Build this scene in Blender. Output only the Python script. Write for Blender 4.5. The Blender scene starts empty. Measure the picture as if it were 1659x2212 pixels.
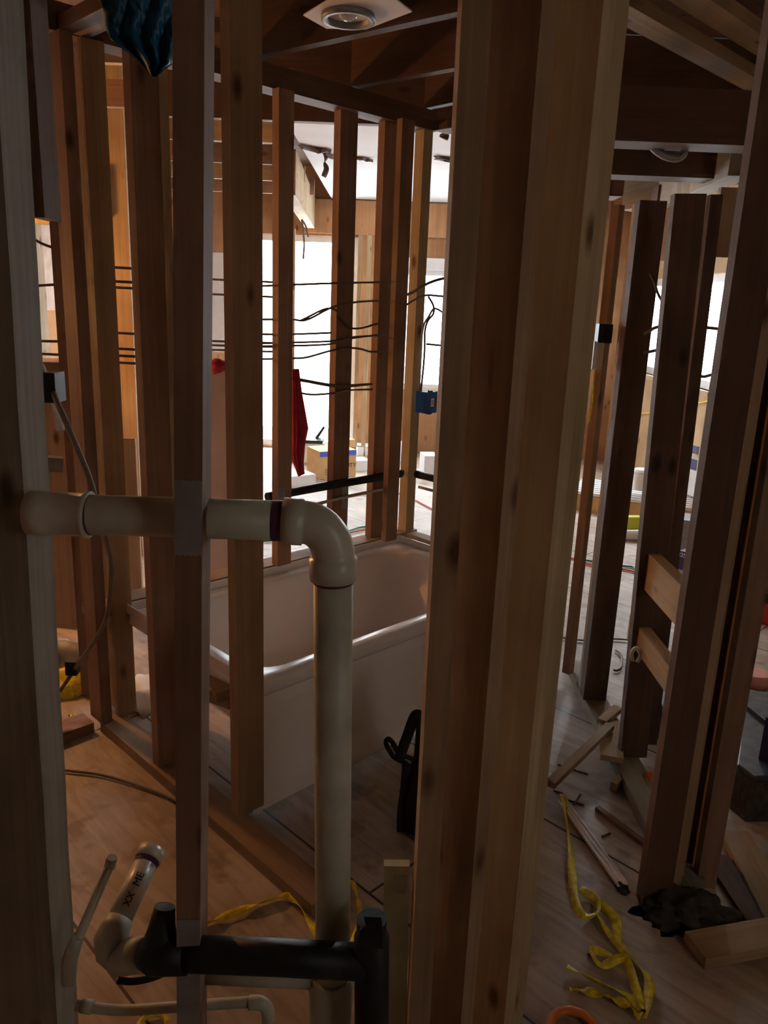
import bpy, bmesh, math, random
from mathutils import Vector, Matrix
random.seed(7)
SC = bpy.context.scene
COL = SC.collection
# ------------------------------------------------------------ camera
W, H, FPX = 1659.0, 2212.0, 1690.0
TH, RHO, CH = math.radians(15.0), math.radians(2.24), 1.5
F_ = Vector((0, math.cos(TH), -math.sin(TH))); U0 = Vector((0, math.sin(TH), math.cos(TH))); R0 = Vector((1, 0, 0))
R_ = math.cos(RHO)*R0 + math.sin(RHO)*U0
U_ = math.cos(RHO)*U0 - math.sin(RHO)*R0
CAM = Vector((0, 0, CH))
cd = bpy.data.cameras.new('camera'); cam = bpy.data.objects.new('camera', cd); COL.objects.link(cam)
cd.sensor_fit = 'VERTICAL'; cd.sensor_height = 24.0; cd.lens = FPX/H*24.0; cd.clip_start = .05
m = Matrix((R_, U_, -F_)).transposed().to_4x4(); m.translation = CAM; cam.matrix_world = m
SC.camera = cam
# ------------------------------------------------------------ world, light, exposure
w = bpy.data.worlds.new('world'); SC.world = w; w.use_nodes = True
bg = w.node_tree.nodes['Background']; bg.inputs[0].default_value = (.86, .95, 1.0, 1); bg.inputs[1].default_value = 5.0
SC.view_settings.view_transform = 'Standard'; SC.view_settings.look = 'None'; SC.view_settings.gamma = 1
SC.view_settings.use_curve_mapping = False
SC.view_settings.exposure = 0.3
SC.cycles.use_denoising = True; SC.cycles.max_bounces = 7; SC.cycles.diffuse_bounces = 5; SC.cycles.sample_clamp_indirect = 6

def area(name, loc, size, target, power, col):
    l = bpy.data.lights.new(name, 'AREA'); l.shape = 'RECTANGLE'; l.size, l.size_y = size; l.energy = power; l.color = col
    o = bpy.data.objects.new(name, l); COL.objects.link(o); o.location = loc
    o.rotation_euler = (Vector(target)-Vector(loc)).to_track_quat('-Z', 'Y').to_euler(); return o
area('daylight_patio_door', (-.85, 8.3, 1.2), (1.2, 2.1), (-.6, 3, .6), 520, (.84, .94, 1))
area('daylight_far_window', (.75, 8.3, 1.2), (1.1, 1.2), (.4, 3, .8), 200, (.86, .95, 1))
area('daylight_side_window', (2.75, 6.5, 1.4), (1.3, 1.1), (0, 4.5, .4), 260, (.9, .96, 1))
area('fill_light_behind', (2.15, -.6, 1.5), (.8, 1.9), (0.1, 1.3, .9), 6.0, (1, .90, .76))  # added fill light from behind
pl = bpy.data.lights.new('work_light', 'POINT'); pl.energy = 44; pl.color = (1, .46, .14); pl.shadow_soft_size = .05
po = bpy.data.objects.new('work_light', pl); COL.objects.link(po); po.location = (-2.1, 3.45, 1.45)

# ------------------------------------------------------------ geometry of the view: helpers that give real points
def ray(x, y): return F_ + R_*((x-W/2)/FPX) - U_*((y-H/2)/FPX)
def at(x, y, r):
    d = ray(x, y); return CAM + d*(r/math.hypot(d.x, d.y))
def fl(x, y, z=0.0):
    d = ray(x, y); return CAM + d*((z-CH)/d.z)
def py(x, y, Y):
    d = ray(x, y); return CAM + d*(Y/d.y)
def px(x, y, X):
    d = ray(x, y); return CAM + d*(X/d.x)
S = math.sqrt(.5)
UD = Vector((S, S, 0)); VD = Vector((S, -S, 0))
P0 = Vector((-.97, 2.46, 0))
def onw(x, y, off=0.0):      # point on the vertical plane of the wall behind the tub, moved off metres towards the tub
    d = ray(x, y); P = P0 + VD*off
    t = (P.x*VD.x + P.y*VD.y)/(d.x*VD.x + d.y*VD.y); return CAM + d*t

# ------------------------------------------------------------ materials
def nodes(name):
    m = bpy.data.materials.new(name); m.use_nodes = True; nt = m.node_tree
    return m, nt, nt.nodes, nt.links, nt.nodes['Principled BSDF']
def plain(name, col, rough=.6, metal=0, spec=.5, noise=.0, nscale=20, emit=None, trans=0, bump=0):
    m, nt, n, l, b = nodes(name)
    b.inputs['Roughness'].default_value = rough; b.inputs['Metallic'].default_value = metal
    b.inputs['Specular IOR Level'].default_value = spec; b.inputs['Transmission Weight'].default_value = trans
    tc = n.new('ShaderNodeTexCoord'); ns = n.new('ShaderNodeTexNoise'); ns.inputs['Scale'].default_value = nscale; ns.inputs['Detail'].default_value = 5
    l.new(tc.outputs['Object'], ns.inputs['Vector'])
    r = n.new('ShaderNodeValToRGB'); l.new(ns.outputs['Fac'], r.inputs[0])
    lo = [c*(1-noise) for c in col]; hi = [min(1, c*(1+noise*.6)) for c in col]
    r.color_ramp.elements[0].position = .3; r.color_ramp.elements[1].position = .7
    r.color_ramp.elements[0].color = (*lo, 1); r.color_ramp.elements[1].color = (*hi, 1)
    l.new(r.outputs[0], b.inputs['Base Color'])
    if bump:
        bp = n.new('ShaderNodeBump'); bp.inputs['Strength'].default_value = bump; bp.inputs['Distance'].default_value = .01
        l.new(ns.outputs['Fac'], bp.inputs['Height']); l.new(bp.outputs[0], b.inputs['Normal'])
    return m
def wood(name, col, dark=.78, rough=.75, knots=True, scale=1.0, vary=.25):
    m, nt, n, l, b = nodes(name)
    b.inputs['Roughness'].default_value = rough; b.inputs['Specular IOR Level'].default_value = .25
    tc = n.new('ShaderNodeTexCoord'); oi = n.new('ShaderNodeObjectInfo')
    ad = n.new('ShaderNodeVectorMath'); ad.operation = 'MULTIPLY_ADD'
    l.new(oi.outputs['Random'], ad.inputs[0]); ad.inputs[1].default_value = (17, 23, 9); l.new(tc.outputs['Object'], ad.inputs[2])
    mp = n.new('ShaderNodeMapping'); mp.inputs['Scale'].default_value = (60*scale, 60*scale, 1.4*scale)
    l.new(ad.outputs[0], mp.inputs['Vector'])
    ns = n.new('ShaderNodeTexNoise'); ns.inputs['Scale'].default_value = 1; ns.inputs['Detail'].default_value = 6; ns.inputs['Distortion'].default_value = .8
    l.new(mp.outputs[0], ns.inputs['Vector'])
    r = n.new('ShaderNodeValToRGB'); l.new(ns.outputs['Fac'], r.inputs[0])
    r.color_ramp.elements[0].position = .3; r.color_ramp.elements[1].position = .68
    r.color_ramp.elements[0].color = (*[c*dark for c in col], 1); r.color_ramp.elements[1].color = (*col, 1)
    out = r.outputs[0]
    # broad blotches of sap and weathering
    n2 = n.new('ShaderNodeTexNoise'); n2.inputs['Scale'].default_value = 3.5; l.new(ad.outputs[0], n2.inputs['Vector'])
    mx = n.new('ShaderNodeMixRGB'); mx.blend_type = 'MULTIPLY'; mx.inputs[0].default_value = 1
    r2 = n.new('ShaderNodeValToRGB'); l.new(n2.outputs['Fac'], r2.inputs[0])
    r2.color_ramp.elements[0].position = .3; r2.color_ramp.elements[1].position = .7
    r2.color_ramp.elements[0].color = (.72, .66, .6, 1); r2.color_ramp.elements[1].color = (1, 1, 1, 1)
    l.new(out, mx.inputs[1]); l.new(r2.outputs[0], mx.inputs[2]); out = mx.outputs[0]
    if knots:
        m2 = n.new('ShaderNodeMapping'); m2.inputs['Scale'].default_value = (9, 9, 4.2); l.new(ad.outputs[0], m2.inputs['Vector'])
        vo = n.new('ShaderNodeTexVoronoi'); vo.inputs['Scale'].default_value = 1; l.new(m2.outputs[0], vo.inputs['Vector'])
        r3 = n.new('ShaderNodeValToRGB'); l.new(vo.outputs['Distance'], r3.inputs[0])
        r3.color_ramp.elements[0].position = .055; r3.color_ramp.elements[1].position = .17
        r3.color_ramp.elements[0].color = (.16, .07, .03, 1); r3.color_ramp.elements[1].color = (1, 1, 1, 1)
        mk = n.new('ShaderNodeMixRGB'); mk.blend_type = 'MULTIPLY'; mk.inputs[0].default_value = .85
        l.new(out, mk.inputs[1]); l.new(r3.outputs[0], mk.inputs[2]); out = mk.outputs[0]
    hv = n.new('ShaderNodeHueSaturation'); mr = n.new('ShaderNodeMapRange'); l.new(oi.outputs['Random'], mr.inputs[0])
    mr.inputs[3].default_value = 1-vary; mr.inputs[4].default_value = 1+vary*.5
    l.new(mr.outputs[0], hv.inputs['Value']); l.new(out, hv.inputs['Color'])
    l.new(hv.outputs[0], b.inputs['Base Color'])
    bp = n.new('ShaderNodeBump'); bp.inputs['Strength'].default_value = .25; bp.inputs['Distance'].default_value = .004
    l.new(ns.outputs['Fac'], bp.inputs['Height']); l.new(bp.outputs[0], b.inputs['Normal'])
    return m
M = dict(
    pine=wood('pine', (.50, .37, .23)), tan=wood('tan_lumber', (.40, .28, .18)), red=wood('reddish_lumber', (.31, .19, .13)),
    darkshade=wood('dark_shaded_lumber', (.135, .075, .05), vary=.2), grey=wood('greyed_lumber', (.38, .34, .27)), rafter=wood('roof_lumber', (.12, .065, .042)),  # dark lumber also carries shade of post and header faces in its colour
    yellow=wood('yellow_lumber', (.50, .40, .25), vary=.1), osb=wood('sheathing', (.45, .24, .12), scale=.6, knots=True),
    ply=wood('plywood', (.52, .36, .2), scale=.5), pipe=plain('white_plastic', (.57, .58, .51), .32, noise=.08, nscale=9),
    pipedirty=plain('dusty_plastic', (.50, .52, .44), .45, noise=.2, nscale=14), black=plain('black_plastic', (.012, .015, .015), .5, spec=.3, noise=.3),
    primer=plain('purple_primer', (.09, .03, .10), .5, noise=.4, nscale=60), steel=plain('galvanised_steel', (.26, .27, .29), .5, metal=.3, noise=.2, nscale=30),
    alu=plain('bright_aluminium', (.93, .95, 1.0), .35, metal=.0, noise=.1), tub=plain('tub_enamel', (.84, .81, .80), .28, noise=.03, nscale=3),
    white=plain('white_paint', (.82, .84, .86), .5, noise=.04), ceil=plain('ceiling_drywall', (.80, .82, .86), .9, noise=.05, nscale=3),
    card=plain('cardboard', (.52, .33, .15), .8, noise=.12, nscale=12), blue=plain('blue_plastic', (.02, .13, .42), .45, noise=.15),
    bluep=plain('blue_print', (.05, .10, .50), .5), ink=plain('dark_print', (.03, .03, .03), .6), cloth=plain('red_cloth', (.40, .02, .04), .95, noise=.3, nscale=25, bump=.4),
    yel=plain('yellow_strap', (.80, .64, .03), .5, noise=.35, nscale=60), wire=plain('cable_sheath', (.16, .13, .10), .6, noise=.2), wirew=plain('pale_cable_sheath', (.5, .46, .38), .6),
    blackcloth=plain('black_cloth', (.012, .011, .011), .9, noise=.3, nscale=30), tarp=plain('blue_tarp', (.008, .13, .28), .45, noise=.35, nscale=6, bump=.5),
    insul=plain('insulation_facing', (.62, .45, .36), .85, noise=.3, nscale=7, bump=.6), drywall=plain('drywall_board', (.66, .52, .44), .9, noise=.1, nscale=4),
    green=plain('green_board', (.60, .58, .36), .8, noise=.15), rubble=plain('mortar_rubble', (.05, .042, .035), .95, noise=.5, nscale=40, bump=.8),
    stone=plain('dark_slate', (.06, .06, .06), .55, noise=.5, nscale=25), lime=plain('lime_paper', (.62, .66, .05), .6), redp=plain('red_print', (.5, .03, .02), .5),
    orange=plain('orange_plastic', (.62, .17, .02), .5), cordg=plain('green_cord', (.02, .25, .17), .5), cordr=plain('red_cord', (.55, .09, .03), .5),
    purple=plain('purple_print', (.03, .025, .12), .5), tape=plain('packing_tape', (.75, .72, .6), .15, noise=.1, trans=.55), glassb=plain('lamp_glass', (.8, .8, .8), .1, trans=.6),
    pinkc=plain('pink_plastic', (.72, .32, .27), .6, noise=.1), torn=plain('torn_paper', (.10, .06, .05), .95, noise=.4, nscale=30), foil=plain('foil_duct', (.72, .78, .8), .3, metal=.6, noise=.3, nscale=20, bump=.8))
mg, nt, n, l, b = nodes('window_glass'); b.inputs['Transmission Weight'].default_value = 1; b.inputs['Roughness'].default_value = 0; b.inputs['IOR'].default_value = 1.02; M['glass'] = mg

def floor_mat():
    m, nt, n, l, b = nodes('plywood_subfloor'); b.inputs['Roughness'].default_value = .55
    tc = n.new('ShaderNodeTexCoord'); mp = n.new('ShaderNodeMapping'); mp.inputs['Rotation'].default_value = (0, 0, math.radians(45)); l.new(tc.outputs['Object'], mp.inputs['Vector'])
    st = n.new('ShaderNodeMapping'); st.inputs['Scale'].default_value = (3, 22, 1); l.new(mp.outputs[0], st.inputs['Vector'])
    n1 = n.new('ShaderNodeTexNoise'); n1.inputs['Scale'].default_value = 1; n1.inputs['Detail'].default_value = 6; n1.inputs['Distortion'].default_value = 1.5; l.new(st.outputs[0], n1.inputs['Vector'])
    r = n.new('ShaderNodeValToRGB'); l.new(n1.outputs['Fac'], r.inputs[0]); r.color_ramp.elements[0].position = .3; r.color_ramp.elements[1].position = .65
    r.color_ramp.elements[0].color = (.38, .31, .25, 1); r.color_ramp.elements[1].color = (.56, .48, .41, 1)
    n2 = n.new('ShaderNodeTexNoise'); n2.inputs['Scale'].default_value = 2.2; n2.inputs['Detail'].default_value = 8; l.new(tc.outputs['Object'], n2.inputs['Vector'])
    r2 = n.new('ShaderNodeValToRGB'); l.new(n2.outputs['Fac'], r2.inputs[0]); r2.color_ramp.elements[0].position = .35; r2.color_ramp.elements[1].position = .6
    r2.color_ramp.elements[0].color = (.55, .47, .42, 1); r2.color_ramp.elements[1].color = (1, 1, 1, 1)
    mx = n.new('ShaderNodeMixRGB'); mx.blend_type = 'MULTIPLY'; mx.inputs[0].default_value = .9; l.new(r.outputs[0], mx.inputs[1]); l.new(r2.outputs[0], mx.inputs[2])
    n3 = n.new('ShaderNodeTexNoise'); n3.inputs['Scale'].default_value = 9; n3.inputs['Detail'].default_value = 8; l.new(tc.outputs['Object'], n3.inputs['Vector'])
    r3 = n.new('ShaderNodeValToRGB'); l.new(n3.outputs['Fac'], r3.inputs[0]); r3.color_ramp.elements[0].position = .33; r3.color_ramp.elements[1].position = .43
    r3.color_ramp.elements[0].color = (.4, .33, .28, 1); r3.color_ramp.elements[1].color = (1, 1, 1, 1)
    m3 = n.new('ShaderNodeMixRGB'); m3.blend_type = 'MULTIPLY'; m3.inputs[0].default_value = .55; l.new(mx.outputs[0], m3.inputs[1]); l.new(r3.outputs[0], m3.inputs[2]); mx = m3
    bk = n.new('ShaderNodeTexBrick'); l.new(mp.outputs[0], bk.inputs['Vector']); bk.inputs['Scale'].default_value = 1; bk.inputs['Brick Width'].default_value = 2.44; bk.inputs['Row Height'].default_value = .61
    bk.inputs['Mortar Size'].default_value = .004; bk.inputs['Color1'].default_value = (1, 1, 1, 1); bk.inputs['Color2'].default_value = (.85, .8, .76, 1); bk.inputs['Mortar'].default_value = (.08, .05, .04, 1)
    my = n.new('ShaderNodeMixRGB'); my.blend_type = 'MULTIPLY'; my.inputs[0].default_value = 1; l.new(mx.outputs[0], my.inputs[1]); l.new(bk.outputs[0], my.inputs[2])
    l.new(my.outputs[0], b.inputs['Base Color'])
    bp = n.new('ShaderNodeBump'); bp.inputs['Strength'].default_value = .3; bp.inputs['Distance'].default_value = .006; l.new(n2.outputs['Fac'], bp.inputs['Height']); l.new(bp.outputs[0], b.inputs['Normal'])
    return m
M['floor'] = floor_mat()
M['farfloor'] = M['floor']

# ------------------------------------------------------------ mesh helpers
def link(name, bm, mat, parent=None, mats=None, smooth=False):
    me = bpy.data.meshes.new(name); bmesh.ops.recalc_face_normals(bm, faces=bm.faces); bm.to_mesh(me); bm.free()
    o = bpy.data.objects.new(name, me); COL.objects.link(o)
    for mm in (mats or [mat]): me.materials.append(M[mm] if isinstance(mm, str) else mm)
    if smooth:
        for p in me.polygons: p.use_smooth = True
    if parent: o.parent = parent
    return o
def tag(o, label=None, cat=None, group=None, kind=None):
    if label: o['label'] = label
    if cat: o['category'] = cat
    if group: o['group'] = group
    if kind: o['kind'] = kind
    return o
def root(name, loc, label, cat, group=None):
    o = bpy.data.objects.new(name, None); COL.objects.link(o); o.location = loc; o.empty_display_size = .05
    return tag(o, label, cat, group)
def part(name, bm, mat, par, smooth=False, mats=None):   # bm in world coordinates; parented without moving
    o = link(name, bm, mat, None, mats, smooth); o.parent = par; o.matrix_parent_inverse = par_world_inv(par); return o
def sub(name, bm, mat, par, smooth=False): return part(name, bm, mat, par, smooth)
def par_world_inv(p):
    mw = Matrix.Identity(4)
    chain = []
    q = p
    while q: chain.append(q); q = q.parent
    for q in reversed(chain): mw = mw @ q.matrix_parent_inverse @ q.matrix_basis
    return mw.inverted()
def frame(p0, p1, side=None):
    z = (p1-p0).normalized(); s = Vector(side) if side is not None else Vector((1, 0, 0)); s = (s - z*s.dot(z))
    if s.length < 1e-4: s = Vector((0, 1, 0)) - z*z.y
    x = s.normalized(); y = z.cross(x); return Matrix((x, y, z)).transposed()
def box(bm, p0, p1, a, b, side=None, bev=.002, cuts=0, wob=0):
    """board from p0 to p1 (centre line), a wide along side, b thick"""
    f = frame(p0, p1, side); L = (p1-p0).length; nb = cuts+1
    rows = []
    for i in range(nb+1):
        c = p0 + (p1-p0)*(i/nb); jx = random.uniform(-wob, wob) if 0 < i < nb else 0
        rows.append([bm.verts.new(c + f @ Vector((sx*a/2+jx, sy*b/2, 0))) for sx, sy in ((-1, -1), (1, -1), (1, 1), (-1, 1))])
    fs = [bm.faces.new(rows[0]), bm.faces.new(rows[-1])]
    for i in range(nb):
        for k in range(4): fs.append(bm.faces.new((rows[i][k], rows[i][(k+1) % 4], rows[i+1][(k+1) % 4], rows[i+1][k])))
    if bev:
        es = {e for ff in fs for e in ff.edges if e.calc_length() and len(e.link_faces) == 2 and e.calc_face_angle(0) > .5}
        bmesh.ops.bevel(bm, geom=list(es), offset=min(bev, a*.2, b*.2), segments=1, affect='EDGES')
    return bm
def lumber(name, p0, p1, a, b, side, mat, par=None, bev=.003, cuts=0, wob=0):
    """one board with its mesh in its own axes, grain along local z"""
    p0, p1 = Vector(p0), Vector(p1); f = frame(p0, p1, side); L = (p1-p0).length
    bm = bmesh.new(); box(bm, Vector((0, 0, 0)), Vector((0, 0, L)), a, b, (1, 0, 0), bev, cuts, wob)
    o = link(name, bm, mat)
    mw = f.to_4x4(); mw.translation = p0
    if par is None: o.matrix_world = mw; o.matrix_basis = mw
    else: o.parent = par; o.matrix_parent_inverse = par_world_inv(par); o.matrix_basis = mw
    return o
def abox(bm, x0, x1, y0, y1, z0, z1, bev=0):
    vs = [bm.verts.new((x, y, z)) for x in (x0, x1) for y in (y0, y1) for z in (z0, z1)]
    fs = [bm.faces.new([vs[i] for i in q]) for q in ((0, 1, 3, 2), (4, 6, 7, 5), (0, 4, 5, 1), (2, 3, 7, 6), (0, 2, 6, 4), (1, 5, 7, 3))]
    if bev: bmesh.ops.bevel(bm, geom=list({e for ff in fs for e in ff.edges}), offset=bev, segments=2, affect='EDGES')
    return bm
def catmull(pts, n=8):
    pts = [Vector(p) for p in pts]
    if len(pts) < 3: return pts
    out = []; P = [pts[0]*2-pts[1]] + pts + [pts[-1]*2-pts[-2]]
    for i in range(1, len(P)-2):
        for k in range(n):
            t = k/n; a, b_, c, d = P[i-1], P[i], P[i+1], P[i+2]
            out.append(.5*((2*b_) + (c-a)*t + (2*a-5*b_+4*c-d)*t*t + (3*b_-a-3*c+d)*t**3))
    out.append(pts[-1]); return out
def tube(bm, pts, r, seg=10, caps=True, radii=None):
    pts = [Vector(p) for p in pts]; n_ = len(pts); rings = []; prev = None
    for i, p in enumerate(pts):
        t = (pts[min(i+1, n_-1)]-pts[max(i-1, 0)]).normalized()
        if prev is None: x = t.orthogonal().normalized()
        else: x = (prev - t*prev.dot(t)).normalized()
        prev = x; y = t.cross(x); rr = radii[i] if radii else r
        rings.append([bm.verts.new(p + (x*math.cos(2*math.pi*k/seg)+y*math.sin(2*math.pi*k/seg))*rr) for k in range(seg)])
    for i in range(n_-1):
        for k in range(seg): bm.faces.new((rings[i][k], rings[i][(k+1) % seg], rings[i+1][(k+1) % seg], rings[i+1][k])).smooth = True
    if caps: bm.faces.new(rings[0]); bm.faces.new(rings[-1])
    return bm
def ribbon(bm, pts, wd, th=.002, tw=None, n=6, side=(0, 0, 1), subd=8):
    pts = catmull(pts, subd); rings = []
    for i, p in enumerate(pts):
        t = (pts[min(i+1, len(pts)-1)]-pts[max(i-1, 0)]).normalized(); s = t.cross(Vector(side))
        if s.length < 1e-3: s = Vector((1, 0, 0))
        s.normalize(); nn = s.cross(t); ang = (tw(i/len(pts)) if tw else 0)
        a = s*math.cos(ang)+nn*math.sin(ang); b_ = nn*math.cos(ang)-s*math.sin(ang)
        rings.append([bm.verts.new(p+a*sx*wd/2+b_*sy*th/2) for sx, sy in ((-1, -1), (1, -1), (1, 1), (-1, 1))])
    for i in range(len(rings)-1):
        for k in range(4): bm.faces.new((rings[i][k], rings[i][(k+1) % 4], rings[i+1][(k+1) % 4], rings[i+1][k])).smooth = k in (0, 2)
    bm.faces.new(rings[0]); bm.faces.new(rings[-1]); return bm
def poly(bm, pts, thick):
    """flat outline given thickness vector"""
    a = [bm.verts.new(p) for p in pts]; b_ = [bm.verts.new(Vector(p)+thick) for p in pts]
    bm.faces.new(a); bm.faces.new(b_[::-1])
    for i in range(len(a)): j = (i+1) % len(a); bm.faces.new((a[i], a[j], b_[j], b_[i]))
    return bm
def text(name, body, size, loc, xdir, ydir, mat, par=None, extr=.0006):
    c = bpy.data.curves.new(name, 'FONT'); c.body = body; c.size = size; c.extrude = extr; c.align_x = 'CENTER'; c.align_y = 'CENTER'
    tmp = bpy.data.objects.new(name, c); COL.objects.link(tmp); bpy.context.view_layer.update()
    me = bpy.data.meshes.new_from_object(tmp.evaluated_get(bpy.context.evaluated_depsgraph_get())); bpy.data.objects.remove(tmp)
    o = bpy.data.objects.new(name, me); COL.objects.link(o); me.materials.clear(); me.materials.append(M[mat])
    x = Vector(xdir).normalized(); y = Vector(ydir).normalized(); z = x.cross(y)
    mw = Matrix((x, y, z)).transposed().to_4x4(); mw.translation = loc
    if par: o.parent = par; o.matrix_parent_inverse = par_world_inv(par)
    o.matrix_basis = mw; return o
def struct(name, bm, mat, label=None): return tag(link(name, bm, mat), label, None, None, 'structure')

# ------------------------------------------------------------ the shell
XL, XR, YB, YF = -2.5, 2.35, -2.9, 8.0
bm = abox(bmesh.new(), XL-.2, XR+.2, YB-.2, YF+.2, -.2, 0); struct('floor', bm, 'floor')
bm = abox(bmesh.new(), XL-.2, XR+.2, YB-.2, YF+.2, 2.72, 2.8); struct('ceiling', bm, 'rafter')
# white drywall still hanging in the far room
bm = abox(bmesh.new(), -.62, .78, 4.05, YF, 2.44, 2.46); struct('ceiling_1', bm, 'ceil')
def wall_x(name, Y0, Y1, x0, x1, holes, mat, z1=2.72):  # wall along x with rectangular openings
    bm = bmesh.new(); xs = sorted({x0, x1, *[h[0] for h in holes], *[h[1] for h in holes]})
    for a, b_ in zip(xs, xs[1:]):
        hh = [h for h in holes if h[0] <= a and h[1] >= b_]
        if not hh: abox(bm, a, b_, Y0, Y1, 0, z1)
        else:
            if hh[0][2] > 0: abox(bm, a, b_, Y0, Y1, 0, hh[0][2])
            abox(bm, a, b_, Y0, Y1, hh[0][3], z1)
    return struct(name, bm, mat)
def wall_y(name, X0, X1, y0, y1, holes, mat, z1=2.72):
    bm = bmesh.new(); ys = sorted({y0, y1, *[h[0] for h in holes], *[h[1] for h in holes]})
    for a, b_ in zip(ys, ys[1:]):
        hh = [h for h in holes if h[0] <= a and h[1] >= b_]
        if not hh: abox(bm, X0, X1, a, b_, 0, z1)
        else:
            if hh[0][2] > 0: abox(bm, X0, X1, a, b_, 0, hh[0][2])
            abox(bm, X0, X1, a, b_, hh[0][3], z1)
    return struct(name, bm, mat)
DX0, DX1 = -1.5, py(772, 700, YF).x
WX0, WX1 = .1, 1.15
wall_x('wall_far', YF, YF+.14, XL-.2, XR+.2, [(DX0, DX1, .02, 2.1), (WX0, WX1, .66, 1.82)], 'osb')
SY0, SY1 = px(1552, 700, XR).y, 7.75
wall_y('wall_right', XR, XR+.14, YB, YF, [(SY0, SY1, px(1530, 845, XR).z, px(1550, 590, XR).z)], 'ply')
wall_y('wall_left', XL-.14, XL, YB, YF, [], 'insul')
wall_x('wall_behind', YB-.14, YB, XL-.2, XR+.2, [], 'osb')
# ground and greenery outside, bright in the open air
bm = abox(bmesh.new(), -12, 14, 8.6, 26, -.6, -.5); struct('ground', bm, 'farfloor')

def window(name, plane, c, a0, a1, z0, z1, fw=.05, split=True, depth=.07, label=None):
    """frame, middle bars and panes; plane 'x' wall runs along x at y=c, 'y' wall runs along y at x=c"""
    bm = bmesh.new()
    def b4(u0, u1, v0, v1, d0, d1):
        if plane == 'x': abox(bm, u0, u1, c+d0, c+d1, v0, v1)
        else: abox(bm, c+d0, c+d1, u0, u1, v0, v1)
    b4(a0, a0+fw, z0, z1, 0, depth); b4(a1-fw, a1, z0, z1, 0, depth); b4(a0+fw, a1-fw, z0, z0+fw, 0, depth); b4(a0+fw, a1-fw, z1-fw, z1, 0, depth)
    if split: mid = (a0+a1)/2; b4(mid-.02, mid+.02, z0+fw, z1-fw, .01, depth-.01)
    o = tag(link(name, bm, 'white'), label, None, None, 'structure')
    bm = bmesh.new(); b4(a0+fw, a1-fw, z0+fw, z1-fw, depth*.45, depth*.5); g = link('pane', bm, 'glass'); g.parent = o
    return o
window('window_1', 'x', YF+.04, DX0, DX1, .02, 2.1, .06, split=False)
window('window_2', 'x', YF+.04, WX0, WX1, .66, 1.82, .05)
window('window_3', 'y', XR+.04, SY0, SY1, px(1530, 845, XR).z, px(1550, 590, XR).z, .06)
# trims
bm = abox(bmesh.new(), XR-.03, XR+.04, SY0-.06, SY1+.05, px(1530, 845, XR).z-.035, px(1530, 845, XR).z); struct('trim_1', bm, 'pine')
bm = abox(bmesh.new(), WX0-.05, WX1+.05, YF-.03, YF+.02, 1.82, 1.93); struct('trim_2', bm, 'white')
bm = abox(bmesh.new(), WX0-.03, WX1+.05, YF-.03, YF+.02, .6, .66); struct('trim_3', bm, 'pine')

# ------------------------------------------------------------ studs
def sdirs(g, left, yaw=0):
    if g == 45: dl, dr = Vector((-S, S, 0)), Vector((S, S, 0))
    elif left: dl, dr = Vector((-1, 0, 0)), Vector((0, 1, 0))
    else: dl, dr = Vector((0, 1, 0)), Vector((1, 0, 0))
    q = Matrix.Rotation(math.radians(yaw), 3, 'Z'); return q@dl, q@dr
def stud(label, xM, yM, r, g, wL, wR, mat, z0=.038, z1=2.2, yaw=0, lean=(0, 0), group=None, name='wall_stud', wob=0, cuts=0, cat='stud'):
    """upright board: its nearest vertical edge goes through the picture point (xM, yM) at plan distance r"""
    Mp = at(xM, yM, r); dl, dr = sdirs(g, xM < 840, yaw)
    c = Mp + dl*wL/2 + dr*wR/2
    lv = Vector((lean[0], lean[1], 1))
    p0 = Vector((c.x, c.y, Mp.z)) + lv*(z0-Mp.z); p1 = Vector((c.x, c.y, Mp.z)) + lv*(z1-Mp.z)
    o = lumber(name, p0, p1, wL, wR, dl, mat, cuts=cuts, wob=wob)
    return tag(o, label, cat, group)
a, b = .089, .038
GN = 'studs of the near wall'; GT = 'studs at the end of the tub'; GB = 'studs of the wall behind the tub'; GR = 'studs of the wall beside the doorway'; GD = 'studs of the angled near wall'
s1 = stud('wide grey-brown corner stud with rough edge, at the pipe\'s capped beginning', 43, 950, 1.25, 0, .14, a, 'grey', 0, 2.5, lean=(.02, 0), group=GN, cuts=14, wob=.0015)
s4 = stud('dark reddish stud notched around the white pipe, with two steel plates', 437, 1050, 1.08, 0, b, a, 'red', 0, 2.5, yaw=5, lean=(.027, 0), group=GN)
sA = stud('tan stud with faint red printing, edge of the angled near wall', 920, 1500, 1.12, 0, a, b, 'tan', 0, 2.5, lean=(-.004, 0), group=GN)
sB = stud('dark wide stud with pale narrow edge beside the red-printed stud', 1052, 1500, 1.2, 45, a, b, 'tan', 0, 2.5, group=GD)
sC = stud('yellowish knotty stud, nearer of the nailed pair by the doorway', 1158, 1500, 1.3, 45, a, b-.003, 'yellow', 0, 2.5, group=GD)
Mc = at(1158, 1500, 1.3); Mq = Mc + Vector((S, S, 0))*(b-.002)
sD = lumber('wall_stud', (Mq.x-S*a/2+S*b/2, Mq.y+S*a/2+S*b/2, 0), (Mq.x-S*a/2+S*b/2, Mq.y+S*a/2+S*b/2, 2.5), a-.004, b-.001, (-S, S, 0), 'yellow')
tag(sD, 'yellowish stud nailed behind the knotty one, bordering the doorway', 'stud', GD)
stud('tan stud with dark knots standing at the foot of the tub', 511, 1350, 2.0, 45, b, a, 'tan', .038, 2.2, group=GT)
stud('reddish-brown stud half hidden behind the notched stud', 318, 1050, 2.3, 45, b, .08, 'red', .038, 2.2, group=GT)
stud('pale stud with rubber-stamp marks at the inner wall corner', 228, 1050, 2.66, 45, b*.6, .07, 'pine', .038, 2.2, group=GT)
stud('narrow brown stud with knots directly beside the pale corner stud', 207, 1350, 2.62, 45, a, b, 'red', .038, 2.2, group=GT)
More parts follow.
